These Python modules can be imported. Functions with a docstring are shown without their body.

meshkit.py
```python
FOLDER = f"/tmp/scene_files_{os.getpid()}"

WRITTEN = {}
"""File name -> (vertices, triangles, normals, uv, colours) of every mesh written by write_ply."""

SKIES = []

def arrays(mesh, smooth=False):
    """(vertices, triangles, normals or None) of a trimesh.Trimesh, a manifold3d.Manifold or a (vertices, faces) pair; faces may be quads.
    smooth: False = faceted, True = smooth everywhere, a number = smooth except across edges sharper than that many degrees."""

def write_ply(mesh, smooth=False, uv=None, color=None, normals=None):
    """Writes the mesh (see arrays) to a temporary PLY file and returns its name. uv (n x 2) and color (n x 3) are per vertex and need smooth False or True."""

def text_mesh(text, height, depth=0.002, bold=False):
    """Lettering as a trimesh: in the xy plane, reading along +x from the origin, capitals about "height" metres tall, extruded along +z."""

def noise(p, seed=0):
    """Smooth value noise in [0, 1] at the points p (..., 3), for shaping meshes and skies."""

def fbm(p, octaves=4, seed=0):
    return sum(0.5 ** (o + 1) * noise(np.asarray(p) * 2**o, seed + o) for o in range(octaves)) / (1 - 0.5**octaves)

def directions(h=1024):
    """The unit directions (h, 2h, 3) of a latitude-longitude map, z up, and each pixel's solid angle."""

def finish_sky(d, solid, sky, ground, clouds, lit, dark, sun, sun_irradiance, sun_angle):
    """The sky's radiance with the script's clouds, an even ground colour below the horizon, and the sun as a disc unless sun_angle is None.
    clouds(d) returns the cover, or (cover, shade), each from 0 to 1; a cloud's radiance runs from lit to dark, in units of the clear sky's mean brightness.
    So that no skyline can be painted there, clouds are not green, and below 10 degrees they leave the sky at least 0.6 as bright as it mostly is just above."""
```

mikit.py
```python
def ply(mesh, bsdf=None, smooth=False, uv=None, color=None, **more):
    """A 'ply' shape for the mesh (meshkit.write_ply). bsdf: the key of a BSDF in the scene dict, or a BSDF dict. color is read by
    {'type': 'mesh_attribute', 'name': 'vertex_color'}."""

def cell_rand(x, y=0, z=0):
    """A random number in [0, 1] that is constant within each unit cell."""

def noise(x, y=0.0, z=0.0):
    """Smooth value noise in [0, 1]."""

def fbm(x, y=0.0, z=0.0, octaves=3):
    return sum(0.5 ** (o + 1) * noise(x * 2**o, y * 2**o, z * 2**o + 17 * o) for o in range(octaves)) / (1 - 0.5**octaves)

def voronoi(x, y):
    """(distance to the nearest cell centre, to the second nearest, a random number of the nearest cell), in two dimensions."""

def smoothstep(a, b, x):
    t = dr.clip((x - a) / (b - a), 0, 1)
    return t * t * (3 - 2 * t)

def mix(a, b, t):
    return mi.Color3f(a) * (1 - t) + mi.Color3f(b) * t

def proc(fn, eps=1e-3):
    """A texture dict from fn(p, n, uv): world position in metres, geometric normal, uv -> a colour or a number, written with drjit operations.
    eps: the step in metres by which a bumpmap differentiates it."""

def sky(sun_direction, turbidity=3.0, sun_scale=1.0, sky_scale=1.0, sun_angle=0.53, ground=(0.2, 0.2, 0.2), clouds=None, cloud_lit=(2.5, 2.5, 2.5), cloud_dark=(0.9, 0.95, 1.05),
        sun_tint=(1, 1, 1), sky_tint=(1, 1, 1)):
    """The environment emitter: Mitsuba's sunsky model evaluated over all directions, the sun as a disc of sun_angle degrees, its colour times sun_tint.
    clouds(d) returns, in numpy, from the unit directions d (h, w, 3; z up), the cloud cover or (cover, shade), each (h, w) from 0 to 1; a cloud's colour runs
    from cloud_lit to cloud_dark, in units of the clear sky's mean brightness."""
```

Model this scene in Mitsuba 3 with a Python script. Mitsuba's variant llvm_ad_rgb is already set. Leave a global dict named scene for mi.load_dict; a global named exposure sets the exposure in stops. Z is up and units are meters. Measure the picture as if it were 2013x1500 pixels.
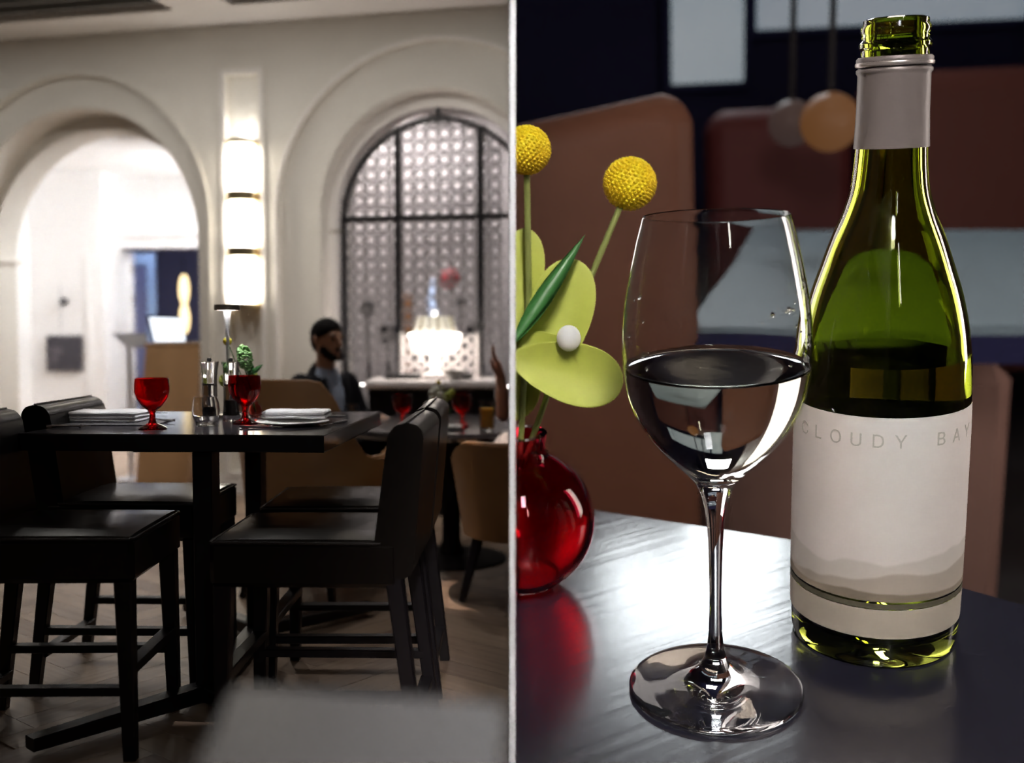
import math, random
import numpy as np, trimesh, mitsuba as mi, mikit, meshkit
import manifold3d as m3
from shapely.geometry import Polygon, Point, box as sbox, LineString
from shapely import affinity
from shapely.ops import unary_union
from mikit import noise, fbm, smoothstep, mix, proc
import drjit as dr
T = mi.ScalarTransform4f
random.seed(4); rng = np.random.default_rng(4)
scene, labels = {}, {}

# ------------------------------------------------------------------ camera, lights, exposure
TILT = math.atan(110 / 2083); EYE = np.array([0, 0, 1.27]); F = 2083.0; CX, CY = 1006.5, 750.0
scene['camera'] = {'type': 'thinlens', 'fov': math.degrees(2 * math.atan(1006.5 / F)), 'fov_axis': 'x', 'aperture_radius': 0.0178, 'focus_distance': 3.47,
                   'near_clip': 0.05, 'far_clip': 400.0,
                   'to_world': T().look_at(origin=[0, 0, 1.27], target=[0, math.cos(TILT), 1.27 - math.sin(TILT)], up=[0, 0, 1])}
exposure = 0.0

def lamp_rect(key, c, u, v, rad):      # flat lamp lens: half axes u, v; it shines along u x v
    c, u, v = map(np.asarray, (c, u, v))
    m = trimesh.Trimesh([c - u - v, c + u - v, c + u + v, c - u + v], [[0, 1, 2], [0, 2, 3]], process=False)
    scene[key] = mikit.ply(m, 'lamp_white', emitter={'type': 'area', 'radiance': {'type': 'rgb', 'value': list(rad)}})
def lamp_disc(key, c, d, r, rad, n=24):
    d = np.asarray(d, float) / np.linalg.norm(d)
    a = np.cross(d, [0, 1, 0.2]); a /= np.linalg.norm(a); b = np.cross(d, a)
    t = np.arange(n) * 2 * np.pi / n
    v = np.vstack([[c], c + r * (np.cos(t)[:, None] * a + np.sin(t)[:, None] * b)])
    scene[key] = mikit.ply(trimesh.Trimesh(v, [[0, 1 + i, 1 + (i + 1) % n] for i in range(n)], process=False), 'lamp_white',
                           emitter={'type': 'area', 'radiance': {'type': 'rgb', 'value': list(rad)}})
def tag(key, label=None, cat=None, group=None, kind=None):
    labels[key] = {k: v for k, v in dict(label=label, category=cat, group=group, kind=kind).items() if v}
scene['lamp_white'] = {'type': 'diffuse', 'reflectance': {'type': 'rgb', 'value': [.8, .8, .8]}}

# left room: ceiling downlights of the restaurant, the corridor lamp behind the arch, the blue-lit office
for i, (x, y, e, lb) in enumerate([(-3.05, 6.75, 260, 'left of the archway'), (-1.75, 6.35, 325, 'in front of the tall wall lamp'), (-.55, 6.15, 310, 'in front of the window arch'), (-4.4, 7.1, 235, 'far left'), (-.32, 4.75, 60, 'above the round table')]):
    k = 'ceiling_downlight' + ('_%03d' % i if i else '')
    lamp_disc(k, [x, y, 3.48], [0, 0, -1], .07, np.array([1, .95, .875]) * e)
    tag(k, 'small round downlight recessed in the ceiling, ' + lb, 'ceiling light', 'downlights in the dining room ceiling')
lamp_rect('corridor_ceiling_light', [-2.75, 10.1, 2.62], [.14, 0, -.10], [0, -.6, 0], (44, 44, 44))
tag('corridor_ceiling_light', 'bright rectangular ceiling light in the white corridor behind the archway', 'ceiling light')
lamp_rect('office_ceiling_light', [-3.9, 12.15, 2.72], [.5, 0, 0], [0, -.3, 0], (5, 5.8, 8.4))
tag('office_ceiling_light', 'blue-white ceiling light in the room behind the doorway', 'ceiling light')
lamp_rect('sill_uplight', [-.62, 7.60, .84], [.62, -.147, 0], [.02, .05, 0], (17, 15.3, 14.6))
tag('sill_uplight', 'hidden light strip on the sill of the arched window, behind the counter', 'light strip')
lamp_rect('bar_room_light', [-.85, 8.75, 3.1], [.55, 0, 0], [0, -.25, 0], (22, 20.6, 20.6))
tag('bar_room_light', 'pinkish ceiling light in the room behind the arched ring grille', 'ceiling light')

# ------------------------------------------------------------------ right-hand table setting: its own frame (metres of the setting, z up from its tabletop)
SC = 7.0
NRM = np.array([-.04460, -.18707, .98133]); NRM /= np.linalg.norm(NRM)
SY = np.array([0, 1, 0]) - NRM[1] * NRM; SY /= np.linalg.norm(SY)
RS = np.stack([np.cross(SY, NRM), SY, NRM], 1)
C0 = np.array([.09562, .49, -.17053])
def s2w(p): return EYE + SC * (C0 + np.asarray(p, float) @ RS.T)
def ray(px, py):
    u, v = (px - CX) / F, -(py - CY) / F
    y = math.cos(TILT) + v * math.sin(TILT)
    return np.array([u / y, 1, (v * math.cos(TILT) - math.sin(TILT)) / y])
def sq(px, py, D): return (ray(px, py) * D - C0) @ RS          # setting coordinates of what the photo shows at depth D
def splane(px, py, z=0.0):                                      # ... on the level z of the setting
    r = ray(px, py); D = (z + C0 @ NRM) / (r @ NRM)
    return (r * D - C0) @ RS
def S(mesh):
    m = mesh.copy(); m.vertices = s2w(m.vertices); return m
def s_rect(key, c, u, v, rad):
    lamp_rect(key, s2w(c), SC * (RS @ np.asarray(u, float)), SC * (RS @ np.asarray(v, float)), rad)
s_rect('bright_window', [.455, 2.6, 1.15], [.285, 0, 0], [0, 0, .23], (19, 20.3, 21))
tag('bright_window', 'bright white backlit panel high on the far side of the room with the wine bottle', 'light panel')
s_rect('table_pendant_light', [.012, -.62, .86], [.062, 0, 0], [0, -.12, -.12], (128, 117, 109))
tag('table_pendant_light', 'square warm pendant light tilted towards the table with the wine glass', 'pendant light')
s_rect('room_pendant_light', [.45, 1.3, 1.35], [.25, 0, 0], [0, -.2, 0], (6.0, 4.9, 3.9))
tag('room_pendant_light', 'wide warm pendant light above the brown chairs behind the wine bottle', 'pendant light')
s_rect('side_wall_light', [1.15, .50, .30], [-.145, -.165, 0], [0, 0, .36], (8, 7.0, 6.4))
tag('side_wall_light', 'tall white wall light to the right of the wine bottle, outside the view', 'wall light')
s_rect('rear_wall_light', [.16, -1.0, .72], [-.022, 0, 0], [0, 0, .15], (22, 21, 19.5))
tag('rear_wall_light', 'narrow upright white wall light on the rear wall facing the wine bottle', 'wall light')
lamp_rect('partition_wall_light', [.0102, 6.2, 2.2], [0, 1.3, 0], [0, 0, 1.6], (2.2, 2.0, 1.9))
tag('partition_wall_light', 'tall soft wall light on the right face of the partition, beyond the yellow flowers', 'wall light')
# ------------------------------------------------------------------ materials
def rgb(*c): return {'type': 'rgb', 'value': list(c)}
def pr(key, c, r=.5, **k):
    scene[key] = {'type': 'twosided', 'b': {'type': 'principled', 'base_color': c if isinstance(c, dict) else rgb(*c), 'roughness': r, **k}}
def bump(key, inner, fn, scale, eps=1e-3):
    scene[key] = {'type': 'twosided', 'b': {'type': 'bumpmap', 'arbitrary': proc(fn, eps), 'scale': scale, 'b': inner}}
def P_(c, r, **k): return {'type': 'principled', 'base_color': c if isinstance(c, dict) else rgb(*c), 'roughness': r, **k}
pr('plaster', (.72, .69, .635), .7)
pr('plaster_white', (.80, .77, .74), .65)
pr('corridor_paint', (.86, .86, .86), .7)
pr('coffer_grey', (.22, .22, .21), .6)
pr('white_paint', (.93, .93, .93), .5)
pr('office_blue', (.22, .22, .34), .6)
pr('pale_blue_paint', (.55, .72, .90), .4)
pr('dark_room', (.035, .03, .03), .6)
pr('pink_room', (.50, .475, .47), .7)
pr('black_metal', (.012, .012, .014), .35, metallic=.3)
pr('grille_metal', (.16, .15, .15), .45, metallic=.3)
pr('white_lacquer', (.85, .80, .80), .3)
pr('brass', (.55, .44, .26), .3, metallic=.9)
pr('steel', (.62, .62, .65), .18, metallic=1.0)
pr('bronze', (.30, .26, .20), .3, metallic=.9)
pr('black_leather_seam', (.02, .018, .018), .3)
pr('leather_tan_dark', (.30, .16, .07), .5)
pr('matt_black', (.012, .011, .012), .85, specular=.1)
pr('slate', (.03, .03, .035), .4)
pr('linen', (.80, .80, .80), .8)
pr('porcelain', (.78, .77, .75), .25)
pr('skin', (.36, .19, .12), .5)
pr('skin_pale', (.55, .26, .17), .5)
pr('hair_black', (.006, .005, .005), .8, specular=.1)
pr('partition_plum', (.10, .06, .06), .6)
pr('satin_white', (.8, .77, .72), .35)
pr('suit', (.010, .010, .013), .9, specular=.1)
pr('shirt', (.28, .33, .44), .8)
pr('trousers', (.010, .010, .013), .9, specular=.1)
pr('sleeve_grey', (.42, .38, .38), .8)
pr('laptop_black', (.015, .015, .018), .4)
pr('host_wood', proc(lambda p, n, uv: mix((.40, .23, .11), (.52, .32, .17), fbm(p.x * 6, p.y * 6, p.z * 1.2))), .5)
def grain(p, n, uv): return fbm(p.x * 9, p.y * 80, p.z * 60, 3)
scene['black_wood'] = {'type': 'twosided', 'b': P_((.005, .0042, .006), .4, specular=.3)}
bump('table_wood', P_((.014, .013, .016), .13, specular=.7), lambda p, n, uv: fbm(p.x * 14, p.y * 130, p.z * 3, 2), .00006)
bump('black_leather', P_((.0065, .0056, .0052), .22, specular=.32), lambda p, n, uv: fbm(p.x * 120, p.y * 120, p.z * 120, 2) * .06 + fbm(p.x * 7, p.y * 7, p.z * 7, 2) * 2.2, .0012)
pr('tan_leather', proc(lambda p, n, uv: mix((.30, .155, .06), (.37, .20, .085), fbm(p.x * 7, p.y * 7, p.z * 7))), .42)
for i, (a, b) in enumerate([((0.235, 0.165, 0.117), (0.316, 0.227, 0.170)), ((0.282, 0.198, 0.140), (0.374, 0.273, 0.198)), ((0.198, 0.136, 0.100), (0.282, 0.198, 0.146))]):
    for j in (0, 1):      # grain along either plank direction
        A, B, J = a, b, j
        def fn(p, n, uv, A=A, B=B, J=J):
            s, c = math.sin(.9), math.cos(.9)
            u, v = p.x * c + p.y * s, -p.x * s + p.y * c
            if J: u, v = v, u
            return mix(A, B, fbm(u * 4, v * 60, 0, 3))
        pr('oak_%s_%s' % ('abc'[i], 'xy'[j]), proc(fn), .42)
scene['clear_glass'] = {'type': 'dielectric', 'int_ior': 1.5, 'ext_ior': 1.0}
scene['red_glass'] = {'type': 'dielectric', 'int_ior': 1.5, 'ext_ior': 1.0, 'specular_transmittance': rgb(.80, .05, .06)}
scene['pink_glass'] = {'type': 'dielectric', 'int_ior': 1.5, 'ext_ior': 1.0, 'specular_transmittance': rgb(.9, .55, .5)}
scene['water_surface'] = {'type': 'dielectric', 'int_ior': 1.33, 'ext_ior': 1.0}
scene['water_in_glass'] = {'type': 'dielectric', 'int_ior': 1.33, 'ext_ior': 1.5}
scene['wine_surface'] = {'type': 'dielectric', 'int_ior': 1.345, 'ext_ior': 1.0}
scene['wine_in_glass'] = {'type': 'dielectric', 'int_ior': 1.345, 'ext_ior': 1.5, 'specular_transmittance': rgb(.985, .975, .90)}
scene['green_glass'] = {'type': 'dielectric', 'int_ior': 1.52, 'ext_ior': 1.0, 'specular_transmittance': rgb(.77, .835, .32)}
scene['wine_in_bottle'] = {'type': 'dielectric', 'int_ior': 1.345, 'ext_ior': 1.52, 'specular_transmittance': rgb(.88, .90, .62)}
scene['acrylic'] = {'type': 'thindielectric', 'int_ior': 1.49}
pr('smoked_pepper', (.03, .022, .018), .6)
pr('hydrangea', proc(lambda p, n, uv: mix((.16, .40, .10), (.42, .66, .30), noise(p.x * 160, p.y * 160, p.z * 160))), .6)
pr('leaf_green', (.03, .12, .03), .4)
pr('billy_yellow', proc(lambda p, n, uv: mix((.62, .39, .01), (.92, .66, .015), fbm(p.x * 9, p.y * 9, p.z * 9, 3))), .7)
pr('billy_small', (.75, .58, .03), .7)
pr('petal_lime', (.42, .48, .075), .6)
pr('petal_white', (.8, .8, .72), .6)
def E_(c): return {'type': 'area', 'radiance': rgb(*c)}

# ------------------------------------------------------------------ mesh helpers
used = {}
def uniq(k):
    i = used.get(k, -1) + 1
    used[k] = i
    return k if i == 0 else '%s_%03d' % (k, i)
def add(key, mesh, bsdf, smooth=False, **kw):
    scene[key] = mikit.ply(mesh, bsdf, smooth=smooth, **kw); return key
def thing(name, label, cat, group=None, kind=None):
    k = uniq(name); tag(k, label, cat, group, kind); return k
def part(t, name, mesh, bsdf, smooth=False, label=None, kind=None, **kw):
    k = uniq(t + '__' + name); add(k, mesh, bsdf, smooth, **kw)
    if label or kind: tag(k, label, kind=kind)
    return k
def single(name, mesh, bsdf, smooth, label, cat, group=None, kind=None, **kw):
    k = uniq(name); add(k, mesh, bsdf, smooth, **kw); tag(k, label, cat, group, kind); return k
def struct(name, mesh, bsdf, smooth=False, label=None, **kw):
    add(name, mesh, bsdf, smooth, **kw); tag(name, label, kind='structure'); return name
cat_ = trimesh.util.concatenate
def hullof(pts): return trimesh.convex.convex_hull(np.asarray(pts, float))
def rbox(c, s, r=.006):                                  # box of centre c and size s, chamfered
    h = np.asarray(s, float) / 2; r = min(r, h.min() * .9); pts = []
    for sx in (-1, 1):
        for sy in (-1, 1):
            for sz in (-1, 1):
                k = np.array([sx, sy, sz])
                for a in range(3):
                    q = h - r; q[a] = h[a]; pts.append(k * q)
    return hullof(np.array(pts) + c)
def bx(x0, x1, y0, y1, z0, z1, r=.004): return rbox([(x0 + x1) / 2, (y0 + y1) / 2, (z0 + z1) / 2], [x1 - x0, y1 - y0, z1 - z0], r)
def beam(p, q, w0, w1=None, d0=None, d1=None, up=(0, 1, 0)):     # tapered square bar from p to q
    p, q = np.asarray(p, float), np.asarray(q, float); w1 = w1 or w0; d0 = d0 or w0; d1 = d1 or d0 * w1 / w0
    d = (q - p) / np.linalg.norm(q - p); a = np.cross(d, up); a /= np.linalg.norm(a); b = np.cross(a, d); pts = []
    for o, w, e in ((p, w0, d0), (q, w1, d1)):
        for sx in (-1, 1):
            for sy in (-1, 1):
                for k, l in ((1, .82), (.82, 1)): pts.append(o + a * sx * w / 2 * k + b * sy * e / 2 * l)
    return hullof(pts)
def rev(prof, n=40, c=(0, 0, 0), flip=False):            # surface of revolution about z; going up its profile the normals point outwards
    v, rings, f = [], [], []
    t = np.arange(n) * 2 * np.pi / n
    for r, z in prof:
        if r < 1e-7: rings.append([len(v)]); v.append([0, 0, z])
        else: rings.append(list(range(len(v), len(v) + n))); v += [[r * math.cos(a), r * math.sin(a), z] for a in t]
    for A, B in zip(rings[:-1], rings[1:]):
        for i in range(n):
            j = (i + 1) % n
            if len(A) == 1 and len(B) > 1: f.append([A[0], B[j], B[i]])
            elif len(B) == 1 and len(A) > 1: f.append([A[i], A[j], B[0]])
            elif len(A) > 1: f += [[A[i], A[j], B[j]], [A[i], B[j], B[i]]]
    f = np.array(f)
    return trimesh.Trimesh(np.array(v) + c, f[:, ::-1] if flip else f, process=False)
def tube(pts, rad, n=8):
    p = np.asarray(pts, float); rad = np.broadcast_to(rad, (len(p),)); t = np.gradient(p, axis=0); t /= np.linalg.norm(t, axis=1)[:, None]
    a = np.cross(t[0], [0, 0, 1] if abs(t[0][2]) < .9 else [1, 0, 0]); v = []
    for i in range(len(p)):
        a = a - (a @ t[i]) * t[i]; a /= np.linalg.norm(a); b = np.cross(t[i], a)
        v += [p[i] + rad[i] * (math.cos(k) * a + math.sin(k) * b) for k in np.arange(n) * 2 * np.pi / n]
    f = [[i * n + j, i * n + (j + 1) % n, (i + 1) * n + (j + 1) % n, (i + 1) * n + j] for i in range(len(p) - 1) for j in range(n)]
    f = [q for s in f for q in (s[:3], [s[0], s[2], s[3]])]
    v += [p[0], p[-1]]; L = len(v)
    for j in range(n): f += [[L - 2, (j + 1) % n, j], [L - 1, (len(p) - 1) * n + j, (len(p) - 1) * n + (j + 1) % n]]
    return trimesh.Trimesh(v, f, process=False)
def torus(c, u, v, R, r, n=16, k=6):
    t = np.arange(n) * 2 * np.pi / n; c, u, v = map(np.asarray, (c, u, v)); w = np.cross(u, v); V = []
    for a in t:
        d = math.cos(a) * u + math.sin(a) * v
        V += [c + d * (R + r * math.cos(b)) + w * r * math.sin(b) for b in np.arange(k) * 2 * np.pi / k]
    f = []
    for i in range(n):
        for j in range(k):
            A, B, C, D = i * k + j, ((i + 1) % n) * k + j, ((i + 1) % n) * k + (j + 1) % k, i * k + (j + 1) % k
            f += [[A, B, C], [A, C, D]]
    return trimesh.Trimesh(V, f, process=False)
def ball(c, r, s=2, squash=(1, 1, 1)):
    m = trimesh.creation.icosphere(s, 1.0); m.vertices = m.vertices * np.asarray(squash) * r + np.asarray(c); return m
def tf(mesh, loc=(0, 0, 0), rz=0.0, sc=1.0):
    m = mesh.copy(); c, s = math.cos(rz), math.sin(rz)
    m.vertices = (m.vertices * sc) @ np.array([[c, s, 0], [-s, c, 0], [0, 0, 1]]) + np.asarray(loc); return m
def man(mesh): return m3.Manifold(m3.Mesh(np.asarray(mesh.vertices, np.float32), np.asarray(mesh.faces, np.uint32)))
def unman(M):
    m = M.to_mesh(); return trimesh.Trimesh(m.vert_properties[:, :3], m.tri_verts, process=False)
def clipx(mesh, x=-.014, keep=-1):                       # what stands against the partition ends there
    v = mesh.vertices[:, 0]
    if (v.max() < x if keep < 0 else v.min() > x): return mesh
    return unman(man(trimesh.Trimesh(mesh.vertices, mesh.faces)).trim_by_plane((float(keep), 0., 0.), keep * x))
def bones(chains, edge=.014, smooth=8):                  # hulls of spheres joined and smoothed: bodies, clothes
    sph = {}
    M = []
    for a, ra, b, rb in chains:
        P = []
        for c, r in ((a, ra), (b, rb)):
            P.append(m3.Manifold.sphere(1.0, 20).scale((r, r, r) if np.isscalar(r) else tuple(r)).translate(tuple(map(float, c))))
        M.append(m3.Manifold.batch_hull(P))
    M = m3.Manifold.batch_boolean(M, m3.OpType.Add).refine_to_length(edge)
    m = unman(M); m.merge_vertices()
    trimesh.smoothing.filter_taubin(m, .5, -.52, smooth)
    return m
def on(px, py, z):                                       # point of the left room at height z
    r = ray(px, py); return EYE + r * (z - 1.27) / r[2]
def at(px, py, Y): return EYE + Y * ray(px, py)
def prism(poly, h): return trimesh.creation.extrude_polygon(poly, h, engine='earcut')

# ================================================================== LEFT ROOM: structure
W0 = np.array([-4.0126, 8.4335]); EU = np.array([.97295, -.23103]); EN = np.array([-.23103, -.97295])
def wall_mesh(poly, w0, w1):                             # polygon in (along the wall, height), from depth w0 to w1 behind its face
    out = []
    for g in getattr(poly, 'geoms', [poly]):
        if g.area < 1e-6: continue
        m = prism(g, w1 - w0); v = m.vertices
        xy = W0 + v[:, :1] * EU - (v[:, 2:3] + w0) * EN
        m.vertices = np.column_stack([xy, v[:, 1]])
        m.fix_normals(); out.append(m)
    return clipx(cat_(out))
def wp(u, z, w=0.0): return np.array([*(W0 + u * EU - w * EN), z])
def arch(u, z, r, z0=-.1): return unary_union([Point(u, z).buffer(r, 48), sbox(u - r, z0, u + r, z)])
UL, UR = -1.6, 4.3
A1o, A1i = arch(.62, 2.045, 1.155), arch(.627, 1.93, 1.03)
A2o, A2i, A2g = arch(3.558, 2.073, 1.221), arch(3.515, 2.113, .856), arch(3.51, 2.04, .752)
full = sbox(UL, 0, UR, 3.50)
niche = sbox(1.93, .165, 2.21, 3.13)
struct('wall_back', wall_mesh(full.difference(A1o).difference(A2o).difference(niche), 0, .06), 'plaster', label='cream plaster wall with two big arches')
struct('trim_1', wall_mesh(full.difference(A1i).difference(A2i), .0601, .36), 'plaster', label='recessed plaster arch faces')
struct('trim_2', wall_mesh(full.difference(arch(.627, 1.80, 1.05)).difference(A2i), .3601, .66), 'plaster')
def ring(A, B): return A.difference(B)
struct('trim_3', wall_mesh(ring(A1o.buffer(.022), A1o).intersection(full), -.014, .02), 'plaster', label='raised plaster bead around the left arch')
struct('trim_4', wall_mesh(ring(A2o.buffer(.022), A2o).intersection(full), -.014, .02), 'plaster_white', label='raised plaster bead around the window arch')
struct('trim_5', wall_mesh(ring(A2i, arch(3.51, 2.075, .785)).intersection(sbox(UL, .85, UR, 4)), .20, .27), 'plaster_white', label='pale pink inner window arch frame')
struct('trim_6', wall_mesh(ring(niche.buffer(.035, join_style=2), niche), -.02, .02), 'plaster_white', label='white moulding frame of the tall lamp panel')
struct('baseboard_back', wall_mesh(sbox(1.77, 0, 2.36, .11), -.02, 0), 'plaster_white')
struct('baseboard_2', wall_mesh(sbox(1.77, .112, 2.36, .135), -.012, 0), 'plaster_white')
imp = wall_mesh(sbox(-.46, 1.80, -.39, 1.83), .0, .7)
struct('trim_7', imp, 'plaster')
# ceiling: white border with two dark coffers
def ceil_poly():
    x = sbox(-4, -9.5, 6, 0)
    return x
cz = 3.50
def ceil_mesh(poly, z0, z1):                             # polygon in (along the wall, distance in front of it)
    out = []
    for g in getattr(poly, 'geoms', [poly]):
        m = prism(g, z1 - z0); v = m.vertices
        xy = W0 + v[:, :1] * EU + v[:, 1:2] * EN
        m.vertices = np.column_stack([xy, v[:, 2] + z0]); m.fix_normals(); out.append(m)
    return clipx(cat_(out))
cof1, cof2 = sbox(-.9, .41, 1.76, 2.5), sbox(2.215, .425, 5.2, 2.5)
holes = unary_union([cof1, cof2])
struct('ceiling', ceil_mesh(sbox(-1.6, -.05, 6, 11.8).difference(holes), cz, cz + .05), 'plaster_white', label='white ceiling border and beams')
st = [(0, .05), (.055, .10), (.11, .16)]
for i, (ins, h) in enumerate(st):
    for j, c in enumerate((cof1, cof2)):
        k = 'trim_%d' % (8 + 2 * i + j)
        struct(k, ceil_mesh(c.buffer(-ins, join_style=2).difference(c.buffer(-ins - .05, join_style=2)), cz + h, cz + h + .06), 'coffer_grey', label='stepped grey coffer moulding')
struct('ceiling_coffers', ceil_mesh(holes.buffer(-.1, join_style=2), cz + .22, cz + .25), 'coffer_grey', label='dark grey coffer panels')
# side and rear walls of the dining room
struct('wall_left', bx(-5.35, -5.25, -3, 8.9, 0, 3.5), 'dark_room')
struct('wall_rear', bx(-5.3, -.03, -3.1, -3.0, 0, 3.5), 'dark_room')
# partition between the two rooms
struct('wall_partition', bx(-.0070, .0092, 2.6, 2.63, -9, 21, .0005), 'white_paint', label='white edge of the thin partition between the two rooms')
struct('wall_partition_left', bx(-.0066, -.0010, 2.632, 34, -9, 21, .0005), 'dark_room')
struct('wall_partition_upper', bx(-.0066, .0088, -3, 2.63, 2.13, 21, .0005), 'dark_room'); struct('wall_partition_rear', bx(-.0066, .0088, -3, -.35, -9, 2.12, .0005), 'dark_room')
struct('wall_partition_lower', bx(-.0066, .0088, -.34, 2.59, -9, .12, .0005), 'dark_room')
struct('wall_partition_right', bx(-.0008, .0088, 2.632, 34, -9, 21, .0005), 'partition_plum')
# floor: oak herringbone
struct('floor', bx(-5.3, -.010, -3, 8.9, -.06, -.006), 'oak_a_x', label='oak herringbone floor')
struct('floor_corridor', bx(-6.5, -2.2, 8.9, 15, -.06, -.004), 'oak_b_x')
PL, PW = .60, .12
ca, sa = math.cos(.9), math.sin(.9)
planks = []
for i in range(-90, 90):
    for m in range(-12, 12):
        for o in (0, 1):
            x0, y0 = i * PW + m * 2 * PL, i * PW
            r = (x0, y0, x0 + PL, y0 + PW) if o == 0 else (x0 + PL, y0 + PW - PL, x0 + PL + PW, y0 + PW)
            cx, cy = (r[0] + r[2]) / 2, (r[1] + r[3]) / 2
            X, Y = cx * ca - cy * sa, cx * sa + cy * ca + 5
            if not (2.15 < Y < 8.3 and -3.0 < X < .25): continue
            py = CY + F * 1.27 / Y; px = CX + F * X / Y
            if py > 1680 or px < -120: continue
            planks.append((Y, r, o))
planks.sort(key=lambda a: a[0])
lim = sbox(-9, -9, -.014, 8.7)
for Y, r, o in planks[:298]:
    g = Polygon([(x * ca - y * sa, x * sa + y * ca + 5) for x, y in ((r[0] + .0008, r[1] + .0008), (r[2] - .0008, r[1] + .0008), (r[2] - .0008, r[3] - .0008), (r[0] + .0008, r[3] - .0008))]).intersection(lim)
    if g.is_empty or g.area < .0008: continue
    m = prism(g, .007); m.vertices[:, 2] -= .007 + .0006 * rng.random()
    part('floor', 'plank', m, 'oak_%s_%s' % ('abc'[rng.integers(3)], 'xy'[o]))

# corridor behind the left arch
struct('wall_corridor', bx(-5.2, -4.23, 11.0, 11.5, 0, 2.9), 'corridor_paint', label='bright white corridor wall carrying the sign')
struct('wall_corridor_left', bx(-5.2, -4.98, 8.95, 11.0, 0, 2.9), 'corridor_paint')
door = sbox(-4.21, 0, -3.36, 2.10)
dw = prism(sbox(-4.3, 0, -1.9, 2.9).difference(door), .12); dw.vertices = dw.vertices[:, [0, 2, 1]] * [1, 1, 1] + [0, 11.5, 0]; dw.fix_normals()
struct('wall_office', dw, 'corridor_paint', label='white wall with the open doorway')
fr = prism(sbox(-4.21, 0, -3.36, 2.10).buffer(.13, join_style=2).intersection(sbox(-4.225, 0, -1.9, 2.5)).difference(door), .05); fr.vertices = fr.vertices[:, [0, 2, 1]] + [0, 11.45, 0]; fr.fix_normals()
struct('trim_20', fr, 'corridor_paint', label='white architrave around the doorway')
fr2 = bx(-4.23, -3.0, 11.40, 11.46, 2.22, 2.28); struct('trim_21', fr2, 'corridor_paint')
struct('ceiling_corridor', bx(-6.5, -1.9, 9.05, 11.6, 2.86, 2.92), 'corridor_paint')
struct('wall_corridor_right', bx(-2.4, -2.3, 9.0, 11.6, 0, 2.9), 'corridor_paint')
struct('baseboard_corridor', bx(-4.98, -4.22, 10.975, 11.0, 0, .14), 'corridor_paint')
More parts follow.
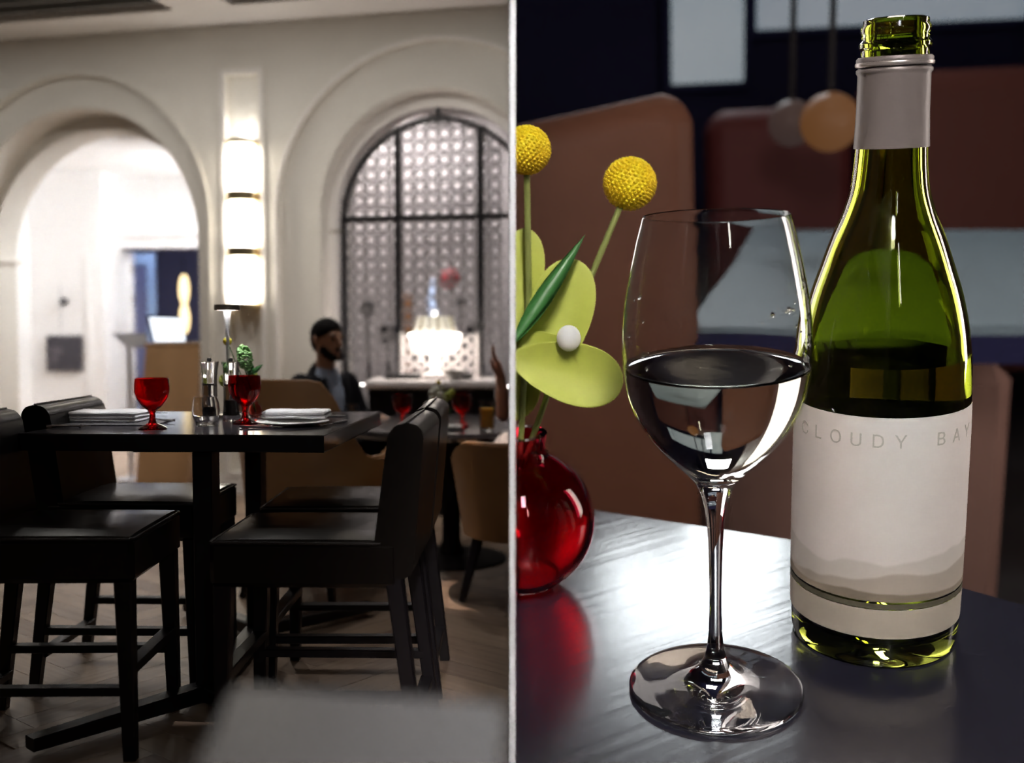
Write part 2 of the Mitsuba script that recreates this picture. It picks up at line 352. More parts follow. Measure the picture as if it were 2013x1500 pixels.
struct('trim_22', bx(-4.42, -4.36, 10.985, 11.0, 0, 2.0), 'corridor_paint')
struct('wall_office_back', bx(-5.6, -2.2, 14.9, 15.0, 0, 2.9), 'office_blue', label='violet-blue wall of the room behind the doorway')
struct('wall_office_left', bx(-5.7, -5.6, 11.6, 15, 0, 2.9), 'office_blue'); struct('wall_office_right', bx(-2.3, -2.2, 11.6, 15, 0, 2.9), 'office_blue')
struct('ceiling_office', bx(-5.7, -2.2, 11.6, 15, 2.80, 2.9), 'office_blue')
# open pale blue door in the doorway: frame with a dark pane
d = struct('door_1', cat_([bx(-4.60, -4.49, 12.62, 12.67, .02, 2.13), bx(-4.34, -4.235, 12.62, 12.67, .02, 2.13), bx(-4.49, -4.34, 12.62, 12.67, 1.98, 2.13), bx(-4.49, -4.34, 12.62, 12.67, .02, .3)]), 'pale_blue_paint', label='pale blue glazed door standing in the room behind the doorway')
part('door_1', 'pane', bx(-4.49, -4.34, 12.64, 12.65, .3, 1.98, .001), 'office_blue', label='dark blue glass pane')
struct('door_2', cat_([bx(-4.215, -4.165, 11.62, 11.76, .02, 2.08)]), 'corridor_paint', label='white door leaf folded back into the doorway')
for i, z in enumerate((1.85, 1.5, .35)):
    part('door_2', 'hinge', bx(-4.165, -4.155, 11.66, 11.69, z, z + .1, .002), 'bronze')
single('picture_frame', bx(-3.77, -3.68, 14.83, 14.89, .9, 1.75), 'black_metal', False, 'narrow dark frame hanging on the violet wall beside the blue door', 'picture')
single('picture_frame', bx(-3.32, -3.22, 14.83, 14.89, 1.1, 2.0), 'black_metal', False, 'tall dark frame hanging on the violet wall behind the globe lamp', 'picture')
# room behind the ring grille
struct('wall_bar_room', clipx(bx(-1.9, 0, 9.3, 9.4, 0, 3.6)), 'pink_room', label='grey-pink wall seen through the grille')
struct('wall_bar_room_left', bx(-1.9, -1.8, 8.35, 9.3, 0, 3.6), 'pink_room'); struct('ceiling_bar_room', clipx(bx(-1.9, 0, 8.3, 9.4, 3.3, 3.4)), 'pink_room')
struct('floor_bar_room', clipx(bx(-1.9, 0, 8.3, 9.4, -.06, 0)), 'dark_room')
# ------------------------------------------------------------------ wall lamp in its panel
t = thing('wall_sconce', 'tall brass wall light with three glowing white glass cylinders in the white wall panel', 'wall light')
uc = (1.962 + 2.185) / 2
for i, (ya, yb) in enumerate(((289, 379), (399, 487), (507, 596))):
    za, zb = wall_z = [1.27 + ray(480, y)[2] * 8.0 for y in (ya, yb)]
    h = za - zb; rr = .103
    part(t, 'glass_cylinder', rev([(0, 0), (rr * .8, 0), (rr * .95, .008), (rr, .03), (rr, h - .03), (rr * .95, h - .008), (rr * .8, h), (0, h)], 32, wp(uc, zb, .025 - .06)), 'lamp_white', True, emitter=E_((12, 11.2, 9.6)))
z0, z1 = [1.27 + ray(480, y)[2] * 8.0 for y in (606, 281)]
def wbox(u0, u1, z0, z1, w0, w1): return wall_mesh(sbox(u0, z0, u1, z1), w0, w1)
part(t, 'back_plate', wbox(uc - .115, uc + .115, z0, z1, .035, .055), 'brass')
for i, (ya, yb) in enumerate(((380, 398), (488, 506), (597, 605), (282, 288))):
    za, zb = [1.27 + ray(480, y)[2] * 8.0 for y in (ya, yb)]
    part(t, 'band', rev([(0, 0), (.108, 0), (.108, za - zb), (0, za - zb)], 32, wp(uc, zb, .025 - .06)), 'brass', 40)
c = wp(uc, z1 + .012, -.035); part(t, 'uplight', rev([(.07, 0), (0, .001)], 24, c), 'lamp_white', False, label='upward shining lens on top', emitter=E_((26, 25, 23)))
for sx in (-1, 1): part(t, 'side_rail', tube([wp(uc + sx * .112, z0, -.0), wp(uc + sx * .112, z1, -.0)], .009), 'brass', True)

# ------------------------------------------------------------------ arched ring grille in the window arch
t = thing('arched_grille', 'tall arched black iron grille filled with small interlocking rings, in the right arch', 'window grille')
gw = .23
part(t, 'frame', wall_mesh(A2g.difference(arch(3.51, 2.04, .722)).intersection(sbox(UL, .80, UR, 4)), gw - .02, gw + .02), 'black_metal')
for u in (3.202, 3.835): part(t, 'upright_bar', wall_mesh(sbox(u - .016, .80, u + .016, 3.6).intersection(A2g), gw - .03, gw + .03), 'black_metal')
part(t, 'cross_bar', wall_mesh(sbox(2.7, 2.050, 4.4, 2.080).intersection(A2g), gw - .03, gw + .03), 'black_metal')
part(t, 'top_bracket', wall_mesh(sbox(3.505, 2.78, 3.53, 2.90), gw - .02, gw + .02), 'black_metal')
part(t, 'side_bracket', wall_mesh(sbox(2.63, 1.965, 2.77, 1.985), gw - .03, gw - .01), 'bronze')
ins = arch(3.51, 2.04, .735); pitch = .0955; nring = 0; links = []
EU3 = np.array([EU[0], EU[1], 0])
one = None
for i in range(-8, 8):
    for j in range(25):
        u, z = 3.515 + (i + .5) * pitch, .86 + j * pitch
        if not ins.contains(Point(u, z)): continue
        c = wp(u, z, gw)
        if c[0] > -.07: continue
        if z > .98:
            if one is None: one = mikit.ply(torus([0, 0, 0], EU3, [0, 0, 1], .037, .0085, 18, 5), 'grille_metal', smooth=True)
            k = uniq(t + '__ring'); scene[k] = {**one, 'to_world': T().translate(list(map(float, c)))}; nring += 1
        for sx in (-1, 1):
            a, b = wp(u + sx * .030, z + .030, gw), wp(u + sx * .066, z + .066, gw)
            if b[0] < -.02 and ins.contains(Point(u + sx * .066, z + .066)): links.append(tube([a, b], .0055, 4))
part(t, 'link', cat_(links), 'grille_metal', kind='stuff')

# things seen blurred through the grille
single('pendant_lamp', ball(at(884, 548, 8.75), .085, 3, (1, 1, 1.05)), 'pink_shade', True, 'round rose-red lampshade seen through the ring grille', 'lamp')
scene['pink_shade'] = {'type': 'twosided', 'b': P_((.62, .12, .14), .5)}
k = single('light_column', tube([at(852, 655, 8.7), at(852, 618, 8.7), at(846, 590, 8.7), at(850, 560, 8.7), at(851, 548, 8.7)], [.05, .045, .03, .022, .012], 12), 'lamp_white', True, 'glowing pale blue lamp seen through the ring grille above the pleated lamp', 'lamp', emitter=E_((.45, .62, .95)))
scene['amber'] = {'type': 'twosided', 'b': P_((.40, .19, .08), .5)}
single('curtain', bx(*sorted([at(784, 600, 8.8)[0], at(812, 600, 8.8)[0]]), 8.78, 8.84, .75, 1.53, .01), 'amber', False, 'narrow amber-brown curtain seen through the grille left of the glowing blue lamp', 'curtain')
for i, (px, py, r) in enumerate(((722, 607, .06), (905, 592, .035), (928, 648, .055), (762, 655, .075))):
    m = ball(at(px, py, 8.65), r, 2, (1, .6, 1.2)); b = at(px, py, 8.65)
    single('bar_stool_back', cat_([m, beam(b, [b[0] + .03, b[1], .0], .03)]), 'black_metal', True, ['dark rounded chair back seen through the grille above the seated man', 'small dark round chair back seen through the grille right of the rose lamp', 'larger dark chair back seen through the grille right of the pleated lamp', 'dark chair back seen through the grille left of the pleated lamp'][i], 'chair')

# ------------------------------------------------------------------ service counter under the grille with its lamp and ring screen
CY0 = 6.95
ctop = 1.27 + ray(850, 748)[2] * CY0
t = thing('service_counter', 'dark service counter with a thick white top standing under the arched grille', 'counter')
x0, x1 = at(716, 750, CY0)[0], at(984, 750, CY0)[0]
part(t, 'top', bx(x0, x1, CY0, CY0 + .50, ctop - .055, ctop, .015), 'white_lacquer', label='thick white counter top')
part(t, 'body', bx(x0 + .02, x1 - .04, CY0 + .06, CY0 + .40, .0, ctop - .055), 'black_wood')
for i in range(3): part(t, 'panel', bx(x0 + .06 + i * .3, x0 + .32 + i * .3, CY0 + .045, CY0 + .06, .12, ctop - .13), 'black_wood')
part(t, 'corner_cap', ball([x1 - .01, CY0 + .02, ctop - .027], .03, 2), 'white_lacquer', True)
# ring screen
t = thing('ring_screen', 'low white fretwork screen of rings between two posts, standing on the counter behind the lamp', 'screen')
SY0 = CY0 + .44
sx0, sx1 = at(789, 700, SY0)[0], at(940, 700, SY0)[0]; zt, zb = at(800, 655, SY0)[2], at(800, 733, SY0)[2]
for x in (sx0, sx1): part(t, 'post', rev([(0, 0), (.018, 0), (.018, zt - ctop - .01), (.012, zt - ctop + .006), (0, zt - ctop + .012)], 14, (x, SY0, ctop)), 'white_lacquer', True)
part(t, 'rail', bx(sx0, sx1, SY0 - .008, SY0 + .008, zb - .02, zb + .004), 'white_lacquer')
for i in range(6):
    for j in range(3):
        x = sx0 + (i + .5) * (sx1 - sx0) / 6; z = zb + .015 + (j + .5) * (zt - zb - .02) / 3
        R = (sx1 - sx0) / 12 * .78
        part(t, 'ring', torus([x, SY0, z], [1, 0, 0], [0, 0, 1], R * .86, .014, 18, 6), 'white_lacquer', True)
        if i < 5: part(t, 'link', beam([x + R * .7, SY0, z], [x + (sx1 - sx0) / 6 - R * .7, SY0, z], .02), 'white_lacquer')
# pleated lamp
t = thing('pleated_lamp', 'white table lamp with two glowing pleated glass shades standing on the white counter', 'table lamp')
LC = at(855, 748, CY0 + .20); LC[2] = ctop
def zz(py): return at(855, py, LC[1])[2] - ctop
def pleat(prof, n=72, amp=.035):
    m = rev(prof, n, (0, 0, 0)); a = np.arctan2(m.vertices[:, 1], m.vertices[:, 0])
    m.vertices[:, :2] *= (1 + amp * np.cos(a * 18))[:, None]; return m
part(t, 'foot', tf(rev([(0, 0), (.085, 0), (.095, .03), (.06, .045), (.022, .06), (0, .06)], 24), LC), 'white_lacquer', 40)
part(t, 'stem', tf(rev([(0, .05), (.028, .05), (.034, zz(700)), (.05, zz(693)), (0, zz(692))], 20), LC), 'lamp_white', 40, emitter=E_((1.5, 1.38, 1.2)))
a, b, c = zz(692), zz(656), zz(622)
part(t, 'lower_shade', tf(pleat([(0, a), (.10, a), (.14, a + .02), (.175, b), (.16, b + .004), (0, b + .004)]), LC), 'lamp_white', 40, emitter=E_((6.5, 5.8, 5.0)))
part(t, 'upper_shade', tf(pleat([(0, b + .005), (.145, b + .006), (.115, c), (.105, c), (0, c - .004)]), LC), 'lamp_white', 40, emitter=E_((.5, .45, .32)))
for i in range(14):
    an = i * 2 * math.pi / 14; ca2, sa2 = math.cos(an), math.sin(an)
    part(t, 'rib', tube([LC + np.array([.147 * ca2, .147 * sa2, b + .01]), LC + np.array([.118 * ca2, .118 * sa2, c])], .006, 5), 'brass' if i % 2 else 'white_lacquer')
part(t, 'finial', ball(LC + [0, 0, c + .02], .02, 2), 'lamp_white', True, emitter=E_((3, 2.8, 2.4)))
single('serving_bowl', tf(rev([(0, 0), (.03, 0), (.07, .04), (.085, .065), (.08, .065), (.065, .04), (0, .012)], 24), [at(893, 745, CY0 + .09)[0], CY0 + .09, ctop]), 'porcelain', 40, 'white bowl on the counter just right of the pleated lamp', 'bowl')
single('serving_tray', bx(at(905, 740, CY0 + .25)[0], at(928, 740, CY0 + .25)[0], CY0 + .20, CY0 + .30, ctop, ctop + .035, .006), 'black_metal', False, 'small dark tray on the counter right of the pleated lamp', 'tray')
single('serving_tray', bx(at(757, 740, CY0 + .25)[0], at(828, 740, CY0 + .25)[0], CY0 + .20, CY0 + .30, ctop, ctop + .03, .006), 'black_metal', False, 'long dark tray on the counter left of the pleated lamp', 'tray')

# ------------------------------------------------------------------ archway: sign, wall light, host stand, laptop, acrylic stand, globe lamp
def wx(px, Y): return at(px, 640, Y)[0]
def wz(py, Y): return at(400, py, Y)[2]
t = thing('wall_sign', 'square black sign on the white corridor wall below the small black wall light', 'sign')
sx0, sx1, sz0, sz1 = wx(92, 10.97), wx(159, 10.97), wz(729, 10.97), wz(661, 10.97)
part(t, 'board', bx(sx0, sx1, 10.955, 11.0, sz0, sz1), 'sign_black')
scene['sign_black'] = {'type': 'twosided', 'b': P_((.025, .02, .03), .22)}
scene['sign_print'] = {'type': 'twosided', 'b': P_((.75, .66, .75), .4)}
for i, (px, py, r) in enumerate(((106, 690, .024), (115, 691, .022), (106, 707, .022))):
    part(t, 'printed_ring', torus([wx(px, 10.95), 10.953, wz(py, 10.95)], [1, 0, 0], [0, 0, 1], r, .003, 24, 5), 'sign_print', True)
t = thing('wall_light', 'small black ball wall light on a thin upright rod, on the white corridor wall', 'wall light')
c = np.array([wx(124, 10.9), 10.93, wz(593, 10.9)])
part(t, 'ball', ball(c, .038, 2), 'black_metal', True); part(t, 'mount', tube([c, c + [0, .07, 0]], .012), 'black_metal', True)
part(t, 'rod', tube([c + [-.05, .03, .17], c + [-.05, .03, -.28]], .005, 6), 'steel', True)
t = thing('host_stand', 'tall tapered light-wood host stand in the archway with the laptop on it', 'host stand')
Y0 = 8.42
def quadprism(pts, y0, y1): return hullof([(x, y, z) for x, z in pts for y in (y0, y1)])
zt_ = wz(680, Y0)
part(t, 'front_panel', quadprism([(wx(286, Y0), zt_), (wx(398, Y0), zt_), (wx(362, Y0), 0), (wx(261, Y0), 0)], Y0, Y0 + .03), 'host_wood')
part(t, 'body', quadprism([(wx(290, Y0), zt_ - .02), (wx(394, Y0), zt_ - .02), (wx(358, Y0), 0.0), (wx(266, Y0), 0.0)], Y0 + .03, Y0 + .38), 'host_wood')
part(t, 'top', bx(wx(283, Y0), wx(400, Y0), Y0 - .01, Y0 + .42, zt_, zt_ + .02), 'host_wood')
t = thing('laptop', 'open laptop with a glowing white screen on the light-wood host stand', 'laptop')
lz = zt_ + .02
part(t, 'base', bx(wx(297, Y0), wx(372, Y0), Y0 + .10, Y0 + .32, lz, lz + .014), 'laptop_black')
scr = [(wx(293, Y0 + .1), wz(624, Y0)), (wx(355, Y0 + .1), wz(626, Y0)), (wx(363, Y0 + .1), wz(671, Y0)), (wx(303, Y0 + .1), wz(672, Y0))]
cx_, cz_ = np.mean(scr, 0)
lid = [((x - cx_) * 1.10 + cx_ - .01, (z - cz_) * 1.12 + cz_ + .004) for x, z in scr]
part(t, 'lid', quadprism(lid, Y0 + .112, Y0 + .122), 'laptop_black')
part(t, 'screen', quadprism(scr, Y0 + .106, Y0 + .111), 'lamp_white', label='glowing white screen', emitter=E_((1.35, 1.5, 1.7)))
t = thing('menu_stand', 'clear acrylic menu stand with a slanted tray left of the host stand', 'menu stand')
a = np.array([wx(253, 8.7), 8.7, 0]); zt2 = wz(668, 8.7)
part(t, 'post', tube([a, [a[0], a[1], zt2 - .03]], .02, 10), 'acrylic_white', True); part(t, 'foot', rev([(0, 0), (.13, 0), (.12, .012), (0, .014)], 24, a), 'acrylic_white', 40)
scene['acrylic_white'] = {'type': 'twosided', 'b': P_((.72, .74, .8), .25)}
part(t, 'tray', quadprism([(wx(222, 8.7), zt2 + .05), (wx(288, 8.7), zt2 + .05), (wx(290, 8.7), zt2 - .06), (wx(250, 8.7), zt2 - .06)], 8.68, 8.70), 'acrylic_white')
t = thing('globe_lamp', 'hanging lamp of two long glowing amber globes in the room behind the doorway', 'pendant light')
gx = wx(363, 13.6)
for ya, yb in ((540, 598), (598, 655)):
    z1_, z0_ = wz(ya, 13.6), wz(yb, 13.6); h = z1_ - z0_
    part(t, 'globe', rev([(0, 0), (.03, .01), (.055, h * .25), (.062, h * .5), (.055, h * .75), (.03, h - .01), (0, h)], 20, (gx, 13.6, z0_)), 'lamp_white', True, emitter=E_((2.6, 1.9, .85)))
part(t, 'cord', tube([[gx, 13.6, wz(540, 13.6)], [gx, 13.6, 2.8]], .006, 6), 'black_metal')

# ------------------------------------------------------------------ counter-height table with four leather stools
TZ = .92
fl, frt, br = on(34, 852, TZ), on(637, 856, TZ), on(748, 809, TZ)
bl = np.array([-1.45, br[1], TZ])
t = thing('counter_table', 'tall black-wood dining table set for two among four black leather stools', 'table')
top = prism(Polygon([p[:2] for p in (fl, frt, br, bl)]), .056); top.vertices[:, 2] += TZ - .056
part(t, 'tabletop', hullof(np.vstack([np.vstack([(top.vertices - [-1.1, 3.86, 0]) * [.9965, .9965, 1] + [-1.1, 3.86, 0]]), (top.vertices - [0, 0, TZ - .028]) * [1, 1, .86] + [0, 0, TZ - .028]])), 'table_wood')
cxx = -1.022
part(t, 'top_plate', bx(cxx - .22, cxx + .10, 3.45, 4.25, TZ - .064, TZ - .0565, .002), 'black_metal')
for y in (3.52, 4.20): part(t, 'column', bx(cxx - .032, cxx + .032, y - .05, y + .05, .05, TZ - .064), 'black_wood')
part(t, 'base_beam', bx(cxx - .04, cxx + .04, 3.45, 4.27, .02, .075), 'black_wood')
for x, y, yy in ((-1.42, 3.06, 3.5), (-.66, 3.12, 3.5), (-1.42, 4.6, 4.22), (-.62, 4.6, 4.22)): part(t, 'foot', beam([cxx, yy, .048], [x, y, .04], .075, .06, .055, .04, up=(0, 0, 1)), 'black_wood')

def stool_parts():
    P = []
    s = rbox([.02, 0, .592], [.54, .47, .135], .016).subdivide().subdivide().subdivide()
    v = s.vertices; w = np.clip((v[:, 2] - .60) / .06, 0, 1)
    v[:, 2] += w * .016 * np.clip(1 - ((v[:, 0] - .02) / .27) ** 4, 0, 1) * np.clip(1 - (v[:, 1] / .235) ** 4, 0, 1)
    P.append(('seat', s, 'black_leather', 35))
    z = .655; q = [(.285, -.228), (.285, .228), (-.2, .228), (-.2, -.228)]
    P.append(('piping', tube([(.28, -.23, z), (.288, -.22, z), (.288, .22, z), (.28, .23, z)], .004, 6), 'black_leather_seam', True))
    for sy in (-1, 1): P.append(('piping', tube([(.28, sy * .2335, z), (-.2, sy * .2335, z)], .004, 6), 'black_leather_seam', True))
    prof = Polygon([(-.175, .56), (-.285, .56), (-.315, .93), (-.318, .965), (-.305, .985), (-.275, .992), (-.245, .985), (-.228, .96), (-.222, .92)]).buffer(-.03).buffer(.036, 10).simplify(.0006)
    b = prism(prof, .462); b.vertices = np.column_stack([b.vertices[:, 0], .231 - b.vertices[:, 2], b.vertices[:, 1]]); b.fix_normals()
    P.append(('backrest', b, 'black_leather', 40))
    P.append(('back_seam', tube([(-.275, y, .9985) for y in (-.23, .23)] , .0035, 6), 'black_leather_seam', True))
    for sy in (-1, 1):
        P.append(('leg', beam([.255, sy * .205, .53], [.265, sy * .212, 0], .052, .036), 'black_wood', False))
        P.append(('leg', beam([-.235, sy * .205, .56], [-.305, sy * .212, 0], .05, .036), 'black_wood', False))
        P.append(('side_stretcher', beam([.25, sy * .207, .205], [-.27, sy * .207, .205], .026, .026, .042, .042), 'black_wood', False))
    P.append(('footrest', beam([.26, -.205, .265], [.26, .205, .265], .028, .028, .045, .045, up=(1, 0, 0)), 'black_wood', False))
    P.append(('rear_stretcher', beam([-.283, -.205, .12], [-.283, .205, .12], .026, .026, .04, .04, up=(1, 0, 0)), 'black_wood', False))
    return P
SP = [(n, mikit.ply(m, b, smooth=sm)) for n, m, b, sm in stool_parts()]
for (x, y, a), lb in zip([(-1.385, 3.25, 1), (-1.362, 3.86, -1.5), (-.565, 3.20, 178.5), (-.56, 3.765, 180)],
                         ['black leather counter stool at the near left of the tall table, cut by the frame', 'black leather counter stool at the far left of the tall table, behind the folded napkin',
                          'black leather counter stool at the near right of the tall table, seen from the side', 'black leather counter stool at the far right of the tall table, mostly hidden']):
    k = thing('counter_stool', lb, 'stool', 'black leather stools around the tall table')
    for n, dct in SP:
        scene[uniq(k + '__' + n)] = {**dct, 'to_world': T().translate([x, y, 0]).rotate([0, 0, 1], a)}

# ------------------------------------------------------------------ on the tall table
def goblet(h=.172, r=.058):
    out = [(0, 0), (r * .78, 0), (r * .80, .004), (r * .62, .010), (r * .25, .020), (r * .17, .032), (r * .16, .052), (r * .24, .062), (r * .62, .080), (r * .86, .100), (r * .985, .125), (r, .145), (r * .955, h - .001), (r * .94, h)]
    inn = [(r * .92, h - .001), (r * .955, .145), (r * .94, .125), (r * .81, .102), (r * .56, .083), (r * .2, .068), (0, .066)]
    return out + inn
GOB = mikit.ply(rev(goblet(), 48), 'red_glass', smooth=35)
def put(name, p, dct, label, cat, group=None):
    k = uniq(name); scene[k] = {**dct, 'to_world': T().translate(list(map(float, p)))}; tag(k, label, cat, group); return k
put('red_goblet', on(300, 843, TZ), GOB, 'red glass goblet on the tall table right of the thick napkin', 'goblet', 'red glass goblets')
put('red_goblet', on(482, 833, TZ), GOB, 'red glass goblet on the tall table in front of the pepper mill', 'goblet', 'red glass goblets')
# tumbler of water
t = thing('water_tumbler', 'small round water glass between the two red goblets on the tall table', 'glass')
p = on(405, 837, TZ)
to = [(0, 0), (.030, 0), (.036, .006), (.0455, .035), (.048, .055), (.044, .085), (.0395, .102)]
ti = [(.0375, .102), (.0420, .085), (.0460, .055), (.0438, .036)]
part(t, 'glass', rev(to + ti, 40, p), 'clear_glass', 60)
tb = [(0, .014), (.030, .016), (.0438, .036)]
w = thing('drinking_water', 'water in the small round tumbler on the tall table', 'water')
part(w, 'body', rev(tb, 40, p), 'water_in_glass', True); part(w, 'surface', rev([(.0438, .036), (0, .036)], 40, p), 'water_surface', False)
# pepper mills
for i, (px, py, lb) in enumerate(((413, 826, 'clear acrylic salt mill behind the water tumbler on the tall table'), (455, 827, 'clear acrylic pepper mill full of dark peppercorns beside the right red goblet'))):
    t = thing('pepper_mill', lb, 'mill', 'clear mills on the tall table')
    p = on(px, py, TZ)
    part(t, 'body', rev([(0, 0), (.032, 0), (.033, .004), (.031, .02), (.028, .05), (.027, .13), (0, .13)], 32, p), 'clear_glass', 35)
    part(t, 'filling', rev([(0, .02), (.021, .02), (.021, .075 if i else .05), (0, .078 if i else .052)], 20, p), 'smoked_pepper', 30)
    part(t, 'shaft', tube([p + [0, 0, .055], p + [0, 0, .129]], .004, 8), 'steel', True)
    part(t, 'collar', rev([(0, .1305), (.027, .1305), (.027, .1365), (0, .1365)], 32, p), 'steel', 35)
    m = rev([(0, .137), (.0265, .137), (.027, .16), (.030, .195), (.034, .214), (.033, .217), (0, .217)], 48, p)
    a_ = np.arctan2(m.vertices[:, 1] - p[1], m.vertices[:, 0] - p[0]); m.vertices[:, :2] = p[:2] + (m.vertices[:, :2] - p[:2]) * (1 + .03 * np.cos(8 * a_))[:, None]
    part(t, 'grip', m, 'clear_glass', 30)
    part(t, 'knob', rev([(0, .2175), (.008, .2175), (.009, .226), (.006, .231), (0, .232)], 20, p), 'steel', 40)
# cordless table lamp
t = thing('table_lamp', 'slim cordless table lamp with a flat disc head behind the mills on the tall table', 'table lamp')
p = on(450, 820, TZ); p[1] = 4.03; p[0] = at(448, 700, 4.03)[0]; zt = at(448, 599, 4.03)[2]
part(t, 'base', rev([(0, TZ), (.045, TZ), (.045, TZ + .012), (0, TZ + .014)], 32, (p[0], p[1], 0)), 'bronze', 35)
part(t, 'stem', rev([(0, TZ + .012), (.0055, TZ + .012), (.006, TZ + .2), (.0075, zt - .10), (.014, zt - .02), (0, zt - .02)], 20, (p[0], p[1], 0)), 'satin_white', 35)
part(t, 'disc_head', rev([(0, zt - .017), (.042, zt - .017), (.042, zt - .021), (.048, zt - .021), (.048, zt), (0, zt + .001)], 40, (p[0], p[1], 0)), 'bronze', 30)
part(t, 'light_ring', rev([(.041, zt - .020), (.012, zt - .0195)], 32, (p[0], p[1], 0), flip=True), 'lamp_white', False, emitter=E_((60, 57, 64)))
# flowers in a pink vase
VY = 4.04
t = thing('bud_vase', 'small round pink glass vase with green flowers behind the right red goblet', 'vase')
p = np.array([at(502, 810, VY)[0], VY, TZ])
part(t, 'vase', rev([(0, 0), (.014, 0), (.024, .008), (.0275, .025), (.024, .042), (.012, .054), (.012, .062), (.010, .062), (.010, .053), (.020, .041), (.0235, .025), (.02, .012), (0, .006)], 28, p), 'pink_glass', 45)
t2 = thing('flower_bunch', 'green snowball blossom, a yellow billy button and dark leaves in the pink vase', 'flowers')
hc = at(481, 703, VY); lobes = []
for i in range(150):
    d = rng.normal(size=3); d /= np.linalg.norm(d); c = hc + d * np.array([.026, .026, .05]) * (1 - .25 * rng.random()) + [0.012 * d[2] * -.6, 0, 0]
    lobes.append(ball(c, .0055 + .003 * rng.random(), 1, (1, 1, .8)))
part(t2, 'green_blossom', cat_(lobes), 'hydrangea', True, kind='stuff')
part(t2, 'stem', tube([p + [0, 0, .02], p + [-.01, 0, .09], hc - [0, 0, .04]], .003, 6), 'leaf_green', True)
yb = at(447, 671, VY); part(t2, 'yellow_ball', ball(yb, .0165, 3), 'billy_small', True); part(t2, 'stem', tube([p + [0, 0, .02], p + [-.03, 0, .10], yb], .0018, 6), 'leaf_green', True)
def leaf(a, b, w, nrm=(0, -1, 0), bend=.0, th=.0012, n=9):
    a, b, nrm = map(lambda q: np.asarray(q, float), (a, b, nrm)); d = b - a; L = np.linalg.norm(d); d /= L
    s_ = np.cross(d, nrm); s_ /= np.linalg.norm(s_); nn = np.cross(s_, d); V, f = [], []
    for i in range(n + 1):
        u = i / n; hw = w * max(.02, math.sin(math.pi * u ** .8)) ; c = a + d * L * u + nn * bend * L * math.sin(math.pi * u)
        V += [c - s_ * hw + nn * .25 * hw, c + nn * th, c + s_ * hw + nn * .25 * hw, c - nn * th]
    for i in range(n):
        o = i * 4
        for j in range(4): f += [[o + j, o + (j + 1) % 4, o + 4 + (j + 1) % 4], [o + j, o + 4 + (j + 1) % 4, o + 4 + j]]
    f += [[0, 2, 1], [0, 3, 2], [n * 4, n * 4 + 1, n * 4 + 2], [n * 4, n * 4 + 2, n * 4 + 3]]
    return trimesh.Trimesh(V, f, process=False)
part(t2, 'leaf', leaf(at(493, 736, VY), at(517, 716, VY), .010), 'leaf_green', True); part(t2, 'leaf', leaf(at(488, 738, VY), at(499, 718, VY), .012), 'leaf_green', True)
for px, py, r in ((440, 748, .02), (446, 722, .015), (497, 737, .018)): part(t2, 'lime_blossom', ball(at(px, py, VY + .03), r, 2, (1, .7, 1.2)), 'petal_lime', True)
# place settings
def napkin(c, L, D, n, h, a, label, tilt=0):
    t = thing('folded_napkin', label, 'napkin', 'folded white napkins on the tall table')
    for i in range(n):
        z0 = i * h
        s = rbox([0, 0, z0 + h / 2], [L - .004 * i, D, h * .94], h * .45).subdivide().subdivide()
        v = s.vertices; v[:, 2] += (meshkit.noise(np.column_stack([v[:, 0] * 14, v[:, 1] * 14, v[:, 0] * 0 + i])) - .5) * .004 * (z0 + h > 0)
        part(t, 'fold', tf(s, c + [0, 0, .004], a), 'linen', True)
    return t
def cutlery(kind, a, b, z, label, group='cutlery on the tall table'):
    t = thing(kind, label, 'cutlery', group); a = np.array([a[0], a[1], z]); b = np.array([b[0], b[1], z]); d = b - a
    part(t, 'handle', tube([a, a + d * .08, a + d * .45, a + d * .52], [.004, .0055, .0042, .003], 8), 'steel', True)
    if kind == 'knife': part(t, 'blade', leaf(a + d * .5, b, .008, (0, 0, 1), 0, .001, 5), 'steel', True)
    else:
        part(t, 'neck', tube([a + d * .5, a + d * .72, a + d * .78], [.003, .0032, .009], 8), 'steel', True); s_ = np.array([-d[1], d[0], 0]) / np.linalg.norm(d)
        for k in (-1.5, -.5, .5, 1.5): part(t, 'tine', tube([a + d * .76 + s_ * k * .0045, b + s_ * k * .0045], .0014, 5), 'steel', True)
c = on(214, 826, TZ); c[1] += .0
k = single('slate_mat', rbox(on(222, 832, TZ) + [0, .02, .002], [.36, .24, .004], .001), 'slate', False, 'dark slate place mat under the thick folded napkin at the left of the tall table', 'place mat')
napkin(on(215, 829, TZ), .262, .155, 3, .0125, math.radians(-2), 'thick white napkin folded in layers on the dark mat left of the left goblet')
cutlery('knife', on(208, 812.5, TZ), on(330, 815, TZ), TZ + .006, 'steel knife lying beyond the thick folded napkin')
cutlery('fork', on(92, 841.5, TZ), on(178, 841, TZ), TZ + .006, 'steel fork in front of the thick folded napkin at the left edge of the table')
cutlery('knife', on(287, 825, TZ), on(345, 831, TZ), TZ + .006, 'small steel knife lying behind the left goblet foot')
k = single('plate', tf(rev([(0, 0), (.07, 0), (.12, .010), (.128, .014), (.126, .016), (.118, .0125), (.07, .004), (0, .004)], 48), on(575, 835, TZ)), 'porcelain', 40, 'round white plate under the white napkin at the right of the tall table', 'plate')
napkin(on(584, 829, TZ) + [0, 0, .012], .235, .14, 2, .014, math.radians(1), 'white napkin folded on the round plate at the right of the tall table')
cutlery('knife', on(682, 830.5, TZ), on(630, 840, TZ), TZ + .006, 'steel knife right of the round plate, its handle pointing at the table edge')
cutlery('fork', on(680, 829, TZ), on(565, 830, TZ), TZ + .02, 'steel fork with its handle sticking out from under the white napkin')
cutlery('fork', on(471, 842, TZ), on(555, 843, TZ), TZ + .006, 'steel fork in front of the right goblet')

